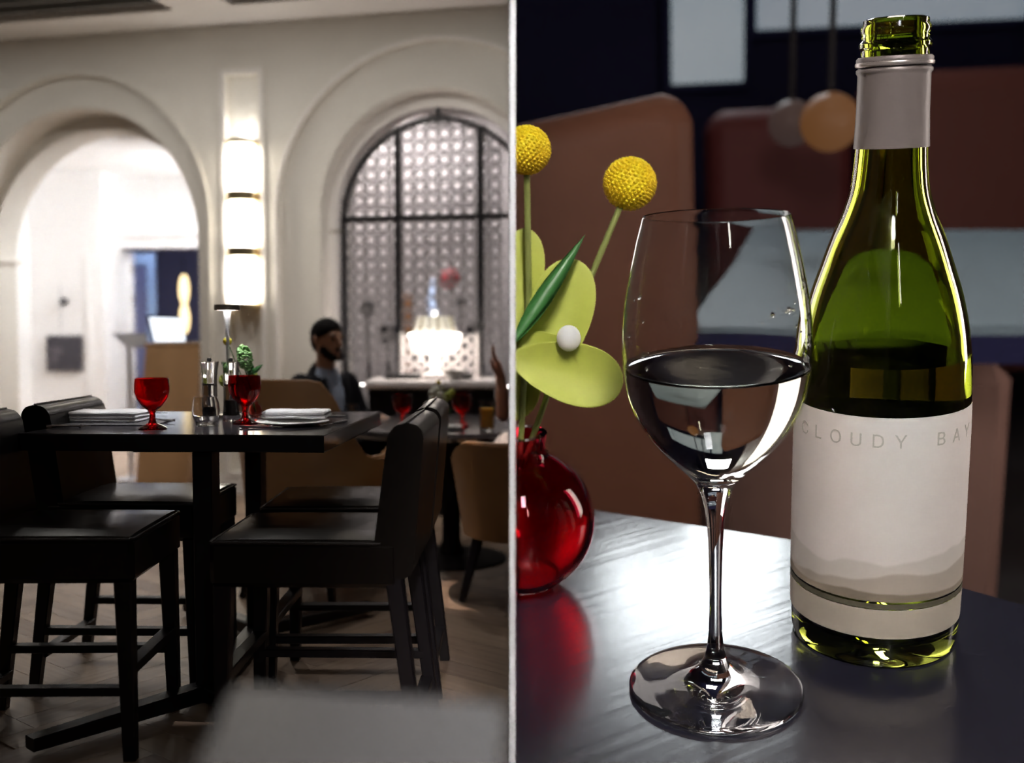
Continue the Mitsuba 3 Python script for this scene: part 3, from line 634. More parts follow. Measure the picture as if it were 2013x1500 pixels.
# ------------------------------------------------------------------ near table, out of focus at the bottom of the frame
t = thing('near_table', 'dark tabletop out of focus in the lower foreground in front of the right stool', 'table')
a, b, c = on(462, 1348, .92), on(990, 1384, .92), on(392, 1500, .92)
d = c + (c - a) * 2.0
q = Polygon([a[:2], b[:2], [b[0], d[1]], d[:2]]).buffer(-.012).buffer(.012)
m = prism(q, .05); m.vertices[:, 2] += .87
part(t, 'tabletop', m, 'near_table_wood'); part(t, 'column', bx(-.17, -.09, .52, .60, .03, .87), 'black_wood'); part(t, 'foot', bx(-.26, -.02, .36, .76, 0, .03), 'black_wood')
bump('near_table_wood', P_((.035, .035, .038), .45, specular=.2), lambda p, n, uv: fbm(p.x * 14, p.y * 130, p.z * 3, 2), .0002)
# ------------------------------------------------------------------ low round table by the partition
RZ = .74
t = thing('round_table', 'dark round dining table beside the partition, set with red goblets and juice', 'table')
rc = np.array([-.33, 5.72])
m = clipx(rev([(0, RZ - .04), (.585, RZ - .04), (.60, RZ - .02), (.59, RZ), (0, RZ)], 64, (rc[0], rc[1], 0)))
part(t, 'tabletop', m, 'table_wood', 30)
part(t, 'column', clipx(rev([(0, .04), (.07, .04), (.05, .1), (.05, RZ - .04), (0, RZ - .04)], 24, (rc[0], rc[1], 0))), 'matt_black', 40)
part(t, 'foot', clipx(rev([(0, 0), (.30, 0), (.30, .012), (.08, .035), (0, .04)], 40, (rc[0], rc[1], 0))), 'matt_black', 40)
G2 = mikit.ply(rev(goblet(.17, .052), 40), 'red_glass', smooth=35)
put('red_goblet', on(791, 839, RZ), G2, 'red glass goblet on the round table in front of the seated man', 'goblet', 'red glass goblets')
put('red_goblet', on(908, 839, RZ), G2, 'red glass goblet on the round table left of the orange juice', 'goblet', 'red glass goblets')
t = thing('juice_glass', 'tall straight glass of orange juice on the round table', 'glass')
p = on(957, 846, RZ)
part(t, 'glass', rev([(0, 0), (.034, 0), (.038, .15), (.0365, .15), (.033, .012), (0, .010)], 36, p), 'clear_glass', 40)
scene['juice'] = {'type': 'twosided', 'b': P_((.95, .48, .03), .4)}
single('orange_juice', rev([(0, .0125), (.0318, .0125), (.0348, .112), (0, .112)], 36, p), 'juice', 40, 'orange juice filling two thirds of the tall glass on the round table', 'juice')
t = thing('whisky_glass', 'short clear glass with a little amber drink in front of the seated man', 'glass')
p = on(703, 829, RZ); p[1] = 5.9; p[0] = at(693, 800, 5.9)[0]
part(t, 'glass', rev([(0, 0), (.036, 0), (.040, .095), (.0385, .095), (.0345, .012), (0, .010)], 32, p), 'clear_glass', 40)
part(t, 'drink', rev([(0, .0125), (.0335, .0125), (.0345, .035), (0, .035)], 32, p), 'amber_drink', 40)
scene['amber_drink'] = {'type': 'twosided', 'b': P_((.75, .25, .05), .3)}
t = thing('posy_vase', 'small red glass vase with white and lime flowers on the round table', 'vase')
p = on(868, 841, RZ)
part(t, 'vase', rev([(0, 0), (.02, 0), (.035, .012), (.04, .03), (.034, .05), (.02, .062), (.018, .062), (.018, .058), (0, .02)], 28, p), 'red_glass', 45)
t = thing('posy', 'white, lime and yellow flowers in the small red vase on the round table', 'flowers')
for i, (px, py, r, b) in enumerate(((850, 776, .03, 'petal_white'), (868, 770, .026, 'petal_white'), (880, 786, .034, 'petal_lime'), (862, 752, .012, 'billy_small'), (845, 792, .024, 'petal_white'))):
    c = at(px, py, p[1]); L = [ball(c + r * .55 * rng.normal(size=3) * [1, .5, 1], r * .55, 2, (1, .8, .7 + .5 * rng.random())) for _ in range(7)] if i != 3 else [ball(c, r, 2)]
    part(t, 'blossom', cat_(L), b, True); part(t, 'stem', tube([p + [0, 0, .04], (p + c) / 2 + [0, 0, .02], c], .003, 5), 'leaf_green', True)
for i in range(7):
    a_ = i * .9; part(t, 'leaf', leaf(p + [0, 0, .06], p + [.055 * math.cos(a_), .04 * math.sin(a_), .10 + .02 * (i % 3)], .018, (0, -1, .3)), 'leaf_green', True)
single('folded_napkin', rbox(on(889, 846, RZ) + [0, .05, .012], [.10, .08, .024], .008), 'linen', False, 'small white napkin beside the red vase on the round table', 'napkin')

# tan leather tub chairs
def tub(name, loc, rot, label, group, clip=False, w=1.0, back=1.02, arm=.66):
    t = thing(name, label, 'armchair', group)
    n = 34; V = []; F_ = []
    th = np.linspace(-math.radians(140), math.radians(140), n)
    rows = 9
    for side in (0, 1):
        for i, a in enumerate(th):
            s = abs(a) / math.radians(140)
            topz = arm + (back - arm) * (1 - smooth_np(.24, .56, s)) + .035 * math.cos(a * 2.2) * (s < .3) * 0
            for r_ in range(rows):
                u = r_ / (rows - 1); z = .30 + u * (topz - .30)
                R = (.315 + .055 * u) * (1.0 if side == 0 else .86); x = -math.cos(a) * R * 1.05; y = math.sin(a) * R * w
                V.append([x, y, z + (0.0 if side == 0 or r_ < rows - 1 else -.004)])
    V = np.array(V); N1 = n * rows
    for i in range(n - 1):
        for r_ in range(rows - 1):
            a_, b_, c_, d_ = i * rows + r_, (i + 1) * rows + r_, (i + 1) * rows + r_ + 1, i * rows + r_ + 1
            F_ += [[a_, b_, c_], [a_, c_, d_], [N1 + a_, N1 + c_, N1 + b_], [N1 + a_, N1 + d_, N1 + c_]]
        for r_, fl_ in ((0, 1), (rows - 1, 0)):
            a_, b_ = i * rows + r_, (i + 1) * rows + r_; q = [[a_, N1 + a_, N1 + b_], [a_, N1 + b_, b_]] if fl_ else [[a_, b_, N1 + b_], [a_, N1 + b_, N1 + a_]]
            F_ += q
    for i, fl_ in ((0, 0), (n - 1, 1)):
        for r_ in range(rows - 1):
            a_, d_ = i * rows + r_, i * rows + r_ + 1; q = [[a_, d_, N1 + d_], [a_, N1 + d_, N1 + a_]]
            F_ += [x[::-1] for x in q] if fl_ else q
    shell = trimesh.Trimesh(V, F_, process=False); shell.fix_normals()
    cl = (lambda m: clipx(m)) if clip else (lambda m: m)
    part(t, 'shell', cl(tf(shell, loc, rot)), 'tan_leather', 50)
    rim = [(V[i * rows + rows - 1] + V[N1 + i * rows + rows - 1]) / 2 + [0, 0, .004] for i in range(n)]
    part(t, 'piping', cl(tf(tube(rim, .011, 8), loc, rot)), 'tan_leather', True)
    seat = rev([(0, .30), (.27, .30), (.28, .34), (.275, .43), (.24, .46), (0, .465)], 40)
    part(t, 'seat_cushion', cl(tf(seat, loc, rot)), 'tan_leather', 50)
    for sx in (-1, 1):
        for sy in (-1, 1):
            m = tf(beam([sx * .19, sy * .19, .30], [sx * .25, sy * .25, 0], .045, .028), loc, rot)
            if clip and m.vertices[:, 0].max() > -.014: continue
            part(t, 'leg', m, 'black_wood')
    return t
def smooth_np(a, b, x): u = min(1, max(0, (x - a) / (b - a))); return u * u * (3 - 2 * u)
tub('tub_chair', (-.93, 5.02, 0), math.radians(66), 'empty tan leather tub chair between the tall table and the round table', 'tan leather tub chairs')
tub('tub_chair', (.085, 4.98, 0), math.radians(72), 'tan leather tub chair at the near right side of the round table, by the partition', 'tan leather tub chairs', True, back=.74, arm=.63)
tub('tub_chair', (-1.13, 6.32, 0), math.radians(-12), 'tan leather tub chair that the man in the dark suit sits in', 'tan leather tub chairs', back=.84, arm=.62)

# ------------------------------------------------------------------ the seated man
def person_frame(loc, rz):
    c, s = math.cos(rz), math.sin(rz); R = np.array([[c, -s, 0], [s, c, 0], [0, 0, 1]])
    return lambda m: trimesh.Trimesh(m.vertices @ R.T + loc, m.faces, process=False)
PF = person_frame(np.array([-1.09, 6.16, .025]), math.radians(-40))
t = thing('person', 'man with dark hair and beard in a dark suit and blue shirt, seated', 'person')
hd = np.array([.03, 0, 1.155])
A = lambda *p: hd + np.array(p)
body = [((0, 0, .56), (.13, .17, .10), (0, 0, .80), (.12, .17, .12)), ((0, 0, .80), (.11, .16, .10), (0, 0, .90), (.08, .13, .055)), ((.0, 0, .95), .058, (.015, 0, 1.06), .055),
        ((.015, 0, 1.05), .055, A(-.01, 0, -.04), .062),
        (A(-.012, 0, .035), (.098, .076, .085), A(.0, 0, .0), (.085, .070, .08)), (A(.02, 0, -.01), (.066, .062, .06), A(.055, 0, -.085), (.034, .038, .028)), (A(.03, 0, .03), (.058, .066, .045), A(.045, 0, -.03), (.045, .056, .04)),
        (A(.086, 0, .022), .011, A(.112, 0, -.022), .0125), (A(.112, 0, -.022), .0125, A(.09, 0, -.028), .017),
        (A(.082, -.035, .028), .014, A(.082, .035, .028), .014), (A(.078, -.02, -.058), .014, A(.078, .02, -.058), .014), (A(.083, 0, -.092), .016, A(.06, 0, -.088), .03)]
for sy in (-1, 1):
    body += [(A(-.01, sy * .078, -.005), (.018, .008, .022), A(-.016, sy * .083, .018), (.018, .008, .018)),
             ((.0, sy * .17, .90), .055, (.06, sy * .23, .66), .046), ((.06, sy * .23, .66), .044, (.28, sy * .17, .70), .034), ((.28, sy * .17, .70), .032, (.34, sy * .15, .705), .03),
             ((.34, sy * .15, .705), (.035, .028, .016), (.39, sy * .145, .70), (.03, .036, .013)),
             ((.0, sy * .09, .54), .085, (.42, sy * .13, .54), .062), ((.42, sy * .13, .54), .058, (.43, sy * .13, .10), .042), ((.43, sy * .13, .09), .04, (.54, sy * .14, .05), .03)]
    for k, L in enumerate((.062, .072, .068, .052)):
        yk = sy * .145 + (k - 1.5) * .019
        body += [((.40, yk, .70), .009, (.40 + L * .6, yk, .698), .0085), ((.40 + L * .6, yk, .698), .0085, (.40 + L, yk, .688), .0075)]
    body += [((.35, sy * .125, .70), .011, (.385, sy * .098, .698), .009)]
bm = bones(body, .016, 6)
part(t, 'body', PF(bm), 'skin', True)
for sy in (-1, 1):
    part(t, 'eye', PF(ball(A(.083, sy * .032, .012), .0095, 2)), 'hair_black', True); part(t, 'eyebrow', PF(tube([A(.092, sy * .014, .032), A(.092, sy * .034, .037), A(.078, sy * .052, .030)], .005, 6)), 'hair_black', True)
part(t, 'mouth', PF(tube([A(.086, -.022, -.060), A(.093, 0, -.062), A(.086, .022, -.060)], .005, 6)), 'lip', True)
scene['lip'] = {'type': 'twosided', 'b': P_((.30, .10, .08), .5)}
hair = bones([(A(-.018, 0, .048), (.102, .083, .086), A(-.008, 0, .058), (.098, .080, .080)), (A(-.05, 0, .01), (.065, .076, .07), A(-.055, 0, -.03), (.05, .064, .045))], .012, 5)
hm = unman(man(hair).trim_by_plane((-.80, 0., .60), -.80 * (hd[0] + .052) + .60 * (hd[2] + .034)))
part(t, 'hair', PF(hm), 'hair_black', 60)
beard = bones([(A(.02, -.055, -.05), (.03, .016, .03), A(.062, -.03, -.092), (.03, .02, .022)), (A(.02, .055, -.05), (.03, .016, .03), A(.062, .03, -.092), (.03, .02, .022)), (A(.068, -.025, -.092), (.025, .02, .024), A(.068, .025, -.092), (.025, .02, .024)),
              (A(.094, -.02, -.046), .007, A(.094, .02, -.046), .007)], .012, 4)
part(t, 'beard', PF(beard), 'hair_black', True)
jk = [((-.01, 0, .54), (.15, .20, .08), (-.01, 0, .80), (.138, .20, .12)), ((-.01, 0, .80), (.138, .20, .12), (-.015, 0, .915), (.10, .18, .06)), ((-.02, 0, .93), (.075, .12, .05), (-.03, 0, .985), (.055, .08, .04)), ((-.03, 0, .96), (.05, .10, .04), (-.05, 0, 1.01), (.035, .06, .03))]
for sy in (-1, 1): jk += [((-.005, sy * .175, .905), .072, (.055, sy * .235, .665), .062), ((.055, sy * .235, .665), .060, (.27, sy * .175, .70), .047)]
jm = bones(jk, .018, 8)
wedge = hullof([(.02, -.004, .60), (.02, .004, .60), (.30, -.06, .60), (.30, .06, .60), (.035, -.05, 1.05), (.035, .05, 1.05), (.30, -.12, 1.08), (.30, .12, 1.08)])
jm = unman(man(jm) - man(wedge))
part(t, 'jacket', PF(jm), 'suit', 50)
for sy in (-1, 1): part(t, 'lapel', PF(hullof([(.125, sy * .012, .66), (.10, sy * .075, .95), (.085, sy * .11, .93), (.13, sy * .095, .83), (.15, sy * .05, .78), (.118, sy * .02, .66), (.10, sy * .09, .90)])), 'suit', False)
sm = bones([((.01, 0, .56), (.13, .15, .08), (.01, 0, .82), (.118, .14, .10)), ((.01, 0, .82), (.118, .14, .10), (.0, 0, .95), (.075, .10, .045)), ((.0, 0, .965), (.066, .068, .03), (.004, 0, .995), (.062, .062, .024))], .016, 6)
part(t, 'shirt', PF(sm), 'shirt', 50)
for sy in (-1, 1):
    part(t, 'collar', PF(hullof([(.03, sy * .062, 1.005), (.062, sy * .008, .985), (.085, sy * .045, .925), (.04, sy * .072, .965), (.035, sy * .058, .985)])), 'shirt', False)
    part(t, 'trouser_leg', PF(bones([((-.01, sy * .085, .52), .098, (.42, sy * .13, .53), .078), ((.42, sy * .13, .53), .076, (.43, sy * .13, .12), .062)], .02, 5)), 'trousers', True)
    part(t, 'shoe', PF(bones([((.41, sy * .13, .075), .045, (.44, sy * .13, .07), .045), ((.44, sy * .13, .065), .042, (.57, sy * .145, .055), .03)], .016, 4)), 'hair_black', True)

# the second guest: an arm raised at the edge of the partition, the sleeve and lap below it
t = thing('person', 'raised hand and forearm of a guest mostly hidden by the partition, across from the man', 'person')
hw = at(985, 745, 5.55); h0 = np.array([-.046, 5.55, .80])
arm = [(h0, .036, h0 + [-.006, 0, .13], .034), (h0 + [-.006, 0, .13], .03, h0 + [-.014, 0, .20], .026), (h0 + [-.014, 0, .205], (.024, .03, .03), h0 + [-.03, 0, .265], (.02, .04, .025))]
for k, (dy, L) in enumerate(((-.03, .07), (-.01, .082), (.01, .08), (.03, .062))):
    b0 = h0 + [-.034, dy, .28]; b1 = b0 + [-.018, dy * .12, L * .55]; b2 = b1 + [.0, dy * .1, L * .45]
    arm += [(b0, .0095, b1, .009), (b1, .009, b2, .0075)]
arm += [(h0 + [-.03, -.03, .22], .012, h0 + [-.055, -.055, .26], .0095), (h0 + [-.055, -.055, .26], .0095, h0 + [-.058, -.06, .295], .008)]
part(t, 'body', clipx(bones(arm, .009, 5), -.0125), 'skin_pale', True)
e0 = np.array([-.055, 5.02, .645])
part(t, 'sleeve', clipx(bones([(e0 + [.03, .25, .06], .05, e0, .065), (e0, .065, e0 + [.03, -.14, -.02], .06)], .016, 6), -.0125), 'sleeve_grey', True)
scene['floor_spot'] = {'type': 'spot', 'to_world': T().look_at(origin=[-.20, 4.75, 3.44], target=[-.14, 5.02, 0], up=[0, 1, 0]), 'cutoff_angle': 6.0, 'beam_width': 5.5, 'intensity': rgb(34, 27, 21)}
scene['table_spot'] = {'type': 'spot', 'to_world': T().look_at(origin=[-1.15, 3.55, 3.44], target=[-1.10, 3.85, .92], up=[0, 1, 0]), 'cutoff_angle': 11.0, 'beam_width': 8.5, 'intensity': rgb(27, 25.5, 25)}

# ================================================================== RIGHT: wine glass and bottle on the dark table
def RX(mesh): return clipx(S(mesh), .0115, 1)
def sy(px, py, y0):                                      # where the photo's pixel meets the setting's plane y = y0
    r = ray(px, py); D = (y0 + C0 @ SY) / (r @ SY); return (r * D - C0) @ RS
def sbx(a, b, y0, dep, r=.01):                           # upright block of the setting spanning two pixels on the plane y = y0
    p, q = sy(*a, y0), sy(*b, y0); return bx(min(p[0], q[0]), max(p[0], q[0]), y0, y0 + dep, min(p[2], q[2]), max(p[2], q[2]), r)
pr('smoked_globe', (.03, .02, .016), .5, specular=.1); pr('navy_paint', (.010, .010, .035), .7, specular=.1); pr('brown_leather', proc(lambda p, n, uv: mix((.046, .018, .011), (.072, .028, .015), fbm(p.x, p.y, p.z))), .6, specular=.12); pr('maroon_leather', (.042, .0085, .0085), .6, specular=.12)
pr('taupe_leather', (.115, .066, .054), .6, specular=.1); pr('pale_stone', (.095, .128, .15), .6, specular=.2); pr('dark_floor', (.02, .015, .015), .7); pr('plum_paint', (.06, .03, .035), .7)
pr('label_cream', (.74, .70, .66), .7)
pr('foil', proc(lambda p, n, uv: mix((.105, .09, .087), (.13, .112, .107), fbm(p.x * 5, p.y * 5, p.z * 5))), .42, metallic=.25)
pr('foil_ring', (.42, .38, .36), .3, metallic=.7); pr('ink_grey', (.50, .47, .42), .7)
bump('right_table_wood', P_((.008, .008, .014), .21), lambda p, n, uv: fbm((p.x + p.y * .55) * 1.1, (p.y - p.x * .55) * 26, 3.0, 3), .0007, .004)
# room
struct('wall_right_far', RX(bx(-1.2, 2.6, 3.7, 3.8, -.76, 2.0)), 'navy_paint', label='dark navy far wall')
struct('wall_right_side', RX(bx(2.6, 2.7, -1.3, 3.8, -.76, 2.0)), 'plum_paint'); struct('wall_right_rear', RX(bx(-1.0, 2.6, -1.4, -1.3, -.76, 2.0)), 'navy_paint')
struct('floor_right', RX(bx(-1.2, 2.7, -1.4, 3.8, -.78, -.74)), 'dark_floor'); struct('ceiling_right', RX(bx(-1.2, 2.7, -1.4, 3.8, 2.0, 2.05)), 'navy_paint')
for i, (a, b, e) in enumerate((((1318, -160), (1462, 160), (.115, .16, .19)), ((1490, -160), (2120, 30), (.10, .14, .175)))):
    p, q = sy(*a, 3.6), sy(*b, 3.6)
    k = 'window_%d' % (i + 1)
    struct(k, RX(bx(min(p[0], q[0]) - .03, max(p[0], q[0]) + .03, 3.62, 3.70, min(p[2], q[2]) - .03, max(p[2], q[2]) + .03)), 'navy_paint', label='window with a frosted pale blue pane high in the far wall')
    part(k, 'pane', RX(bx(min(p[0], q[0]), max(p[0], q[0]), 3.595, 3.615, min(p[2], q[2]), max(p[2], q[2]))), 'lamp_white', label='pale blue frosted pane', emitter=E_(e))
# dining chairs and banquette behind, blurred
def soft_chair(label, y0, a, b, mat, rr=.05, slope=0.0):
    t = thing('dining_chair', label, 'chair', 'brown leather chairs behind the wine bottle')
    p, q = sy(*a, y0), sy(*b, y0); x0, x1, z0, z1 = min(p[0], q[0]), max(p[0], q[0]), min(p[2], q[2]), max(p[2], q[2])
    X0, X1 = x0 + rr, x1 - rr
    m = bones([((X0, y0, -.30), rr, (X0, y0 + .05, z1 - rr - slope), rr), ((X1, y0, -.30), rr, (X1, y0 + .05, z1 - rr), rr)], .04, 3)
    h = m3.Manifold.hull_points(np.asarray(m.vertices, float)); m = unman(h.refine_to_length(.05))
    part(t, 'backrest', RX(m), mat, 40)
    part(t, 'seat', RX(rbox([(x0 + x1) / 2, y0 - .22, -.30], [(x1 - x0) * .96, .46, .10], .03)), mat)
    for sx in (x0 + .05, x1 - .05):
        for yy in (y0 - .40, y0 - .02):
            m = RX(beam([sx, yy, -.34], [sx, yy, -.74], .04, .028))
            if len(m.vertices): part(t, 'leg', m, 'matt_black')
    return t
soft_chair('big tan leather chair back close behind the yellow billy buttons', .76, (930, 195), (1378, 700), 'brown_leather', .035, .03)
soft_chair('dark maroon leather chair back between the wine glass and the bottle neck', 2.02, (1392, 215), (1672, 640), 'maroon_leather', .05)
soft_chair('brown leather chair back to the right of the bottle neck', 2.35, (1700, 140), (2200, 640), 'plum_leather', .06)
scene['plum_leather'] = {'type': 'twosided', 'b': P_((.075, .027, .022), .6, specular=.12)}
t = thing('banquette', 'taupe leather bench seat under the pale tabletop, behind the wine bottle', 'bench')
p, q = sy(1395, 742, 1.0), sy(1975, 1200, 1.0); p[2] = min(p[2], -.062)
part(t, 'front', RX(bx(p[0], q[0], 1.0, 1.1, -.74, p[2], .03)), 'taupe_leather'); part(t, 'cushion', RX(bx(p[0], q[0], 1.1, 1.5, p[2] - .1, p[2] - .01, .02)), 'taupe_leather')
t = thing('side_table', 'pale stone tabletop with a dark edge behind the wine bottle', 'table')
a, b, c, d = [splane(*q, 0.0) for q in ((1345, 640), (2080, 640), (2080, 452), (1500, 452))]
m = prism(Polygon([v[:2] for v in (a, b, c, d)]), .012); m.vertices[:, 2] -= .012; part(t, 'tabletop', RX(m), 'pale_stone')
m = prism(Polygon([v[:2] for v in (a, b, c, d)]).buffer(.004), .034); m.vertices[:, 2] -= .0465; part(t, 'edge', RX(m), 'navy_paint', label='dark navy table edge')
cc = (a + b + c + d) / 4; part(t, 'column', RX(beam([cc[0] - .20, .90, -.05], [cc[0] - .20, .90, -.74], .06)), 'matt_black')
for i, (px, py, y0, r, col, lb) in enumerate(((1632, 240, 1.55, 56, (.11, .045, .014), 'dim amber globe lamp left of the bottle neck'), (1556, 242, 1.66, 44, (.035, .022, .02), 'dim pinkish globe lamp between the wine glass and the bottle neck'),
                                              (2010, 222, 3.0, 46, (.10, .075, .07), 'pale pink globe lamp at the right edge of the photo'))):
    c = sy(px, py, y0); rad = r * (c[1] + .45) / F
    t = thing('globe_light', lb, 'pendant light', 'dim globe lamps behind the wine bottle')
    part(t, 'globe', S(ball(c, rad, 3)), 'smoked_globe', True, emitter=E_(col)); part(t, 'cord', S(tube([c + [0, 0, rad], [c[0], c[1], 2.0]], .006, 6)), 'matt_black', True)

# the near table
t = thing('wine_table', 'dark grained wood tabletop carrying the wine glass and the bottle', 'table')
pts = [(-.40, .43), splane(1170, 1003)[:2], splane(1560, 1062)[:2], splane(2013, 1190)[:2], (.50, -.29), (.30, -.62), (-.5, -.62), (-.5, .40)]
pg = Polygon(pts).buffer(-.02).buffer(.02)
m = prism(pg, .032); m.vertices[:, 2] -= .032
part(t, 'tabletop', RX(m), 'right_table_wood')
part(t, 'column', RX(beam([.12, -.10, -.033], [.12, -.10, -.72], .07)), 'matt_black'); part(t, 'foot', RX(bx(-.05, .30, -.28, .08, -.74, -.72)), 'matt_black')

# wine glass: one body of glass; the wine has its own surfaces inside it
def spl(pts, n=4):                                       # smooth profile through the points
    from scipy.interpolate import PchipInterpolator
    p = np.asarray(pts, float); s_ = np.r_[0, np.cumsum(np.linalg.norm(np.diff(p, axis=0), axis=1))]
    u = np.unique(np.r_[s_, np.concatenate([np.linspace(s_[i], s_[i + 1], n + 1)[:-1] for i in range(len(s_) - 1)])])
    return list(zip(PchipInterpolator(s_, p[:, 0])(u), PchipInterpolator(s_, p[:, 1])(u)))
gout = [(.0402, .0008), (.0402, .0022), (.038, .0030), (.028, .0048), (.018, .0068), (.0105, .0098), (.0058, .015), (.0038, .022), (.0030, .032), (.0027, .045), (.0029, .06), (.0034, .075), (.0045, .087), (.0062, .0955), (.0093, .1025),
        (.0140, .108), (.0190, .1128), (.0245, .1185), (.0300, .1255), (.0342, .1325), (.0375, .1402), (.0392, .1475), (.0402, .158), (.0404, .1695), (.0394, .1815), (.0366, .197), (.0335, .211), (.0308, .2209)]
WL = .1570
gin = [(.0302, .2209), (.0328, .211), (.0359, .197), (.0387, .1815), (.0397, .1695), (.0394, WL)]
gin2 = [(.0394, WL), (.0384, .1475), (.0366, .1405), (.0332, .1330), (.0290, .1262), (.0234, .1195), (.0178, .1140), (.0125, .1095), (.0070, .1062), (0, .1050)]
g_o, g_i, g_w = spl(gout), spl(gin), spl(gin2)
t = thing('wine_glass', 'tall clear wine glass half full of white wine, standing in front of the bottle', 'wine glass')
part(t, 'glass', S(rev([(0, .0006), (.0398, .0006)] + g_o + [(.0305, .22125)] + g_i, 96)), 'clear_glass', 40)
w = thing('white_wine', 'pale white wine filling the lower half of the wine glass', 'wine')
part(w, 'body', S(rev(g_w[::-1], 96)), 'wine_in_glass', True)
men = [(.0394, WL), (.0388, WL - .0011), (.0376, WL - .0017), (.034, WL - .0019), (0, WL - .0019)]
part(w, 'surface', S(rev(men, 96)), 'wine_surface', 40)
# drops on the inside of the glass
drops = []
camd = (-C0) @ RS
for i in range(46):
    z = WL + .004 + .032 * rng.random() ** 1.5; side = rng.random()
    a_ = math.radians(-75 + 70 * rng.random()) if side < .8 else math.radians(190 + 30 * rng.random())
    rr = np.interp(z, [WL, .1695, .1815, .197], [.0394, .0397, .0387, .0359]) - .0001
    r0 = .00035 + .0007 * rng.random() ** 2
    drops.append(ball([rr * math.cos(a_), rr * math.sin(a_), z], r0, 2, (1, 1, .8 + 1.1 * rng.random())))
part(t, 'water_drop', S(cat_(drops)), 'water_surface', True, label='small drops clinging to the inside of the bowl', kind='stuff')

# wine bottle
BB = splane(1714, 1240); BB[2] = 0
bo = [(.0395, .0010), (.0405, .006), (.0410, .03), (.0410, .067), (.0408, .115), (.0400, .142), (.0380, .1595), (.0345, .1755), (.0298, .1900), (.0250, .2040), (.0205, .2150), (.0175, .2260), (.0163, .2380), (.0158, .2500), (.0153, .2750), (.0150, .2790)]
top = [(.0150, .2790), (.0158, .2800), (.0158, .2826), (.0147, .2836), (.0147, .2868), (.0156, .2878), (.0156, .2898), (.0145, .2910), (.0145, .2935), (.0152, .2945), (.0152, .2962), (.0143, .2975), (.0141, .2998), (.0122, .3005)]
LQ = .1470
bi_a = [(.0112, .2990), (.0110, .2700), (.0118, .2450), (.0132, .2270), (.0170, .2130), (.0218, .2015), (.0266, .1880), (.0312, .1740), (.0348, .1580), (.0362, LQ)]
bi_w = [(.0362, LQ), (.0374, .120), (.0378, .067), (.0378, .020), (.034, .010), (.020, .014), (0, .024)]
t = thing('wine_bottle', 'green glass wine bottle with a cream paper label behind the wine glass', 'bottle')
part(t, 'glass', S(rev([(0, .012), (.022, .004), (.036, .0004)] + spl(bo, 3) + top[1:] + spl(bi_a, 3), 80, BB)), 'green_glass', 40)
bw = thing('bottled_wine', 'white wine left in the lower part of the green bottle', 'wine')
part(bw, 'body', S(rev(spl(bi_w, 3)[::-1], 80, BB)), 'wine_in_bottle', True); part(bw, 'surface', S(rev([(.0362, LQ), (0, LQ)], 64, BB)), 'wine_surface', False)
def onbottle(z): return float(np.interp(z, [q[1] for q in bo], [q[0] for q in bo]))
PH = math.atan2(camd[1] - BB[1], camd[0] - BB[0])
def wrap(z0, z1, half, off, bsdf, name, label=None, nz=24, PH=PH):
    ang = np.linspace(-half, half, 61); V, f = [], []
    zs = np.linspace(z0, z1, nz)
    for s_ in (off, off - .00012):
        for z in zs:
            r = onbottle(z) + s_
            V += [[BB[0] + r * math.cos(PH + a), BB[1] + r * math.sin(PH + a), z] for a in ang]
    n = len(ang); N = n * nz
    for i in range(nz - 1):
        for j in range(n - 1):
            A_, B_, C_, D_ = i * n + j, i * n + j + 1, (i + 1) * n + j + 1, (i + 1) * n + j
            f += [[A_, B_, C_], [A_, C_, D_], [N + A_, N + C_, N + B_], [N + A_, N + D_, N + C_]]
    m = trimesh.Trimesh(V, f, process=False)
    uv = np.tile(np.stack(np.meshgrid(ang / half, np.linspace(0, 1, nz)), -1).reshape(-1, 2), (2, 1))
    return part(t, name, S(m), bsdf, True, label=label, uv=uv)
def hills(p, n, uv):
    u, v = uv.x, uv.y
    def ridge(k, b, a): return b + a * (fbm(u * 2.2 + k, k * 3.1, 0, 3) - .5)
    far_, mid, near = ridge(3.3, .20, .16) + .07 * u * u, ridge(7.7, .135, .13) + .05 * u, ridge(11.2, .04, .09)
    c = mix((.74, .69, .65), (.60, .56, .51), smoothstep(.012, -.012, v - far_))
    c = mix(c, (.44, .39, .33), smoothstep(.01, -.01, v - mid))
    return mix(c, (.24, .20, .15), smoothstep(.008, -.008, v - near))
pr('label_print', proc(hills), .75)
wrap(.0355, .1255, 1.48, .00035, 'label_print', 'label', 'cream paper label with grey mountain ridges along its foot')
wrap(.0165, .0315, 1.48, .00035, 'label_cream2', 'lower_label', 'narrow beige paper strip'); pr('label_cream2', (.50, .45, .37), .7)
wrap(.012, .118, 1.15, .00035, 'label_cream2', 'back_label', 'plain paper back label', PH=PH + math.pi)
wrap(.0318, .0345, 1.48, .00030, 'label_dark', 'label_line', 'dark line'); pr('label_dark', (.06, .055, .035), .7)
part(t, 'capsule', S(rev([(.0167, .2436), (.0164, .2500), (.0160, .2600), (.01585, .2760), (.0166, .2770), (.0166, .2783), (.0158, .2790), (.0158, .2800), (.0167, .2812), (.0167, .2830), (.0160, .2838)], 64, BB)), 'foil', 50, label='grey foil sleeve around the neck')
part(t, 'capsule_ring', S(rev([(.0166, .2795), (.0171, .2800), (.0171, .2812), (.0166, .2817)], 64, BB)), 'foil_ring', True)
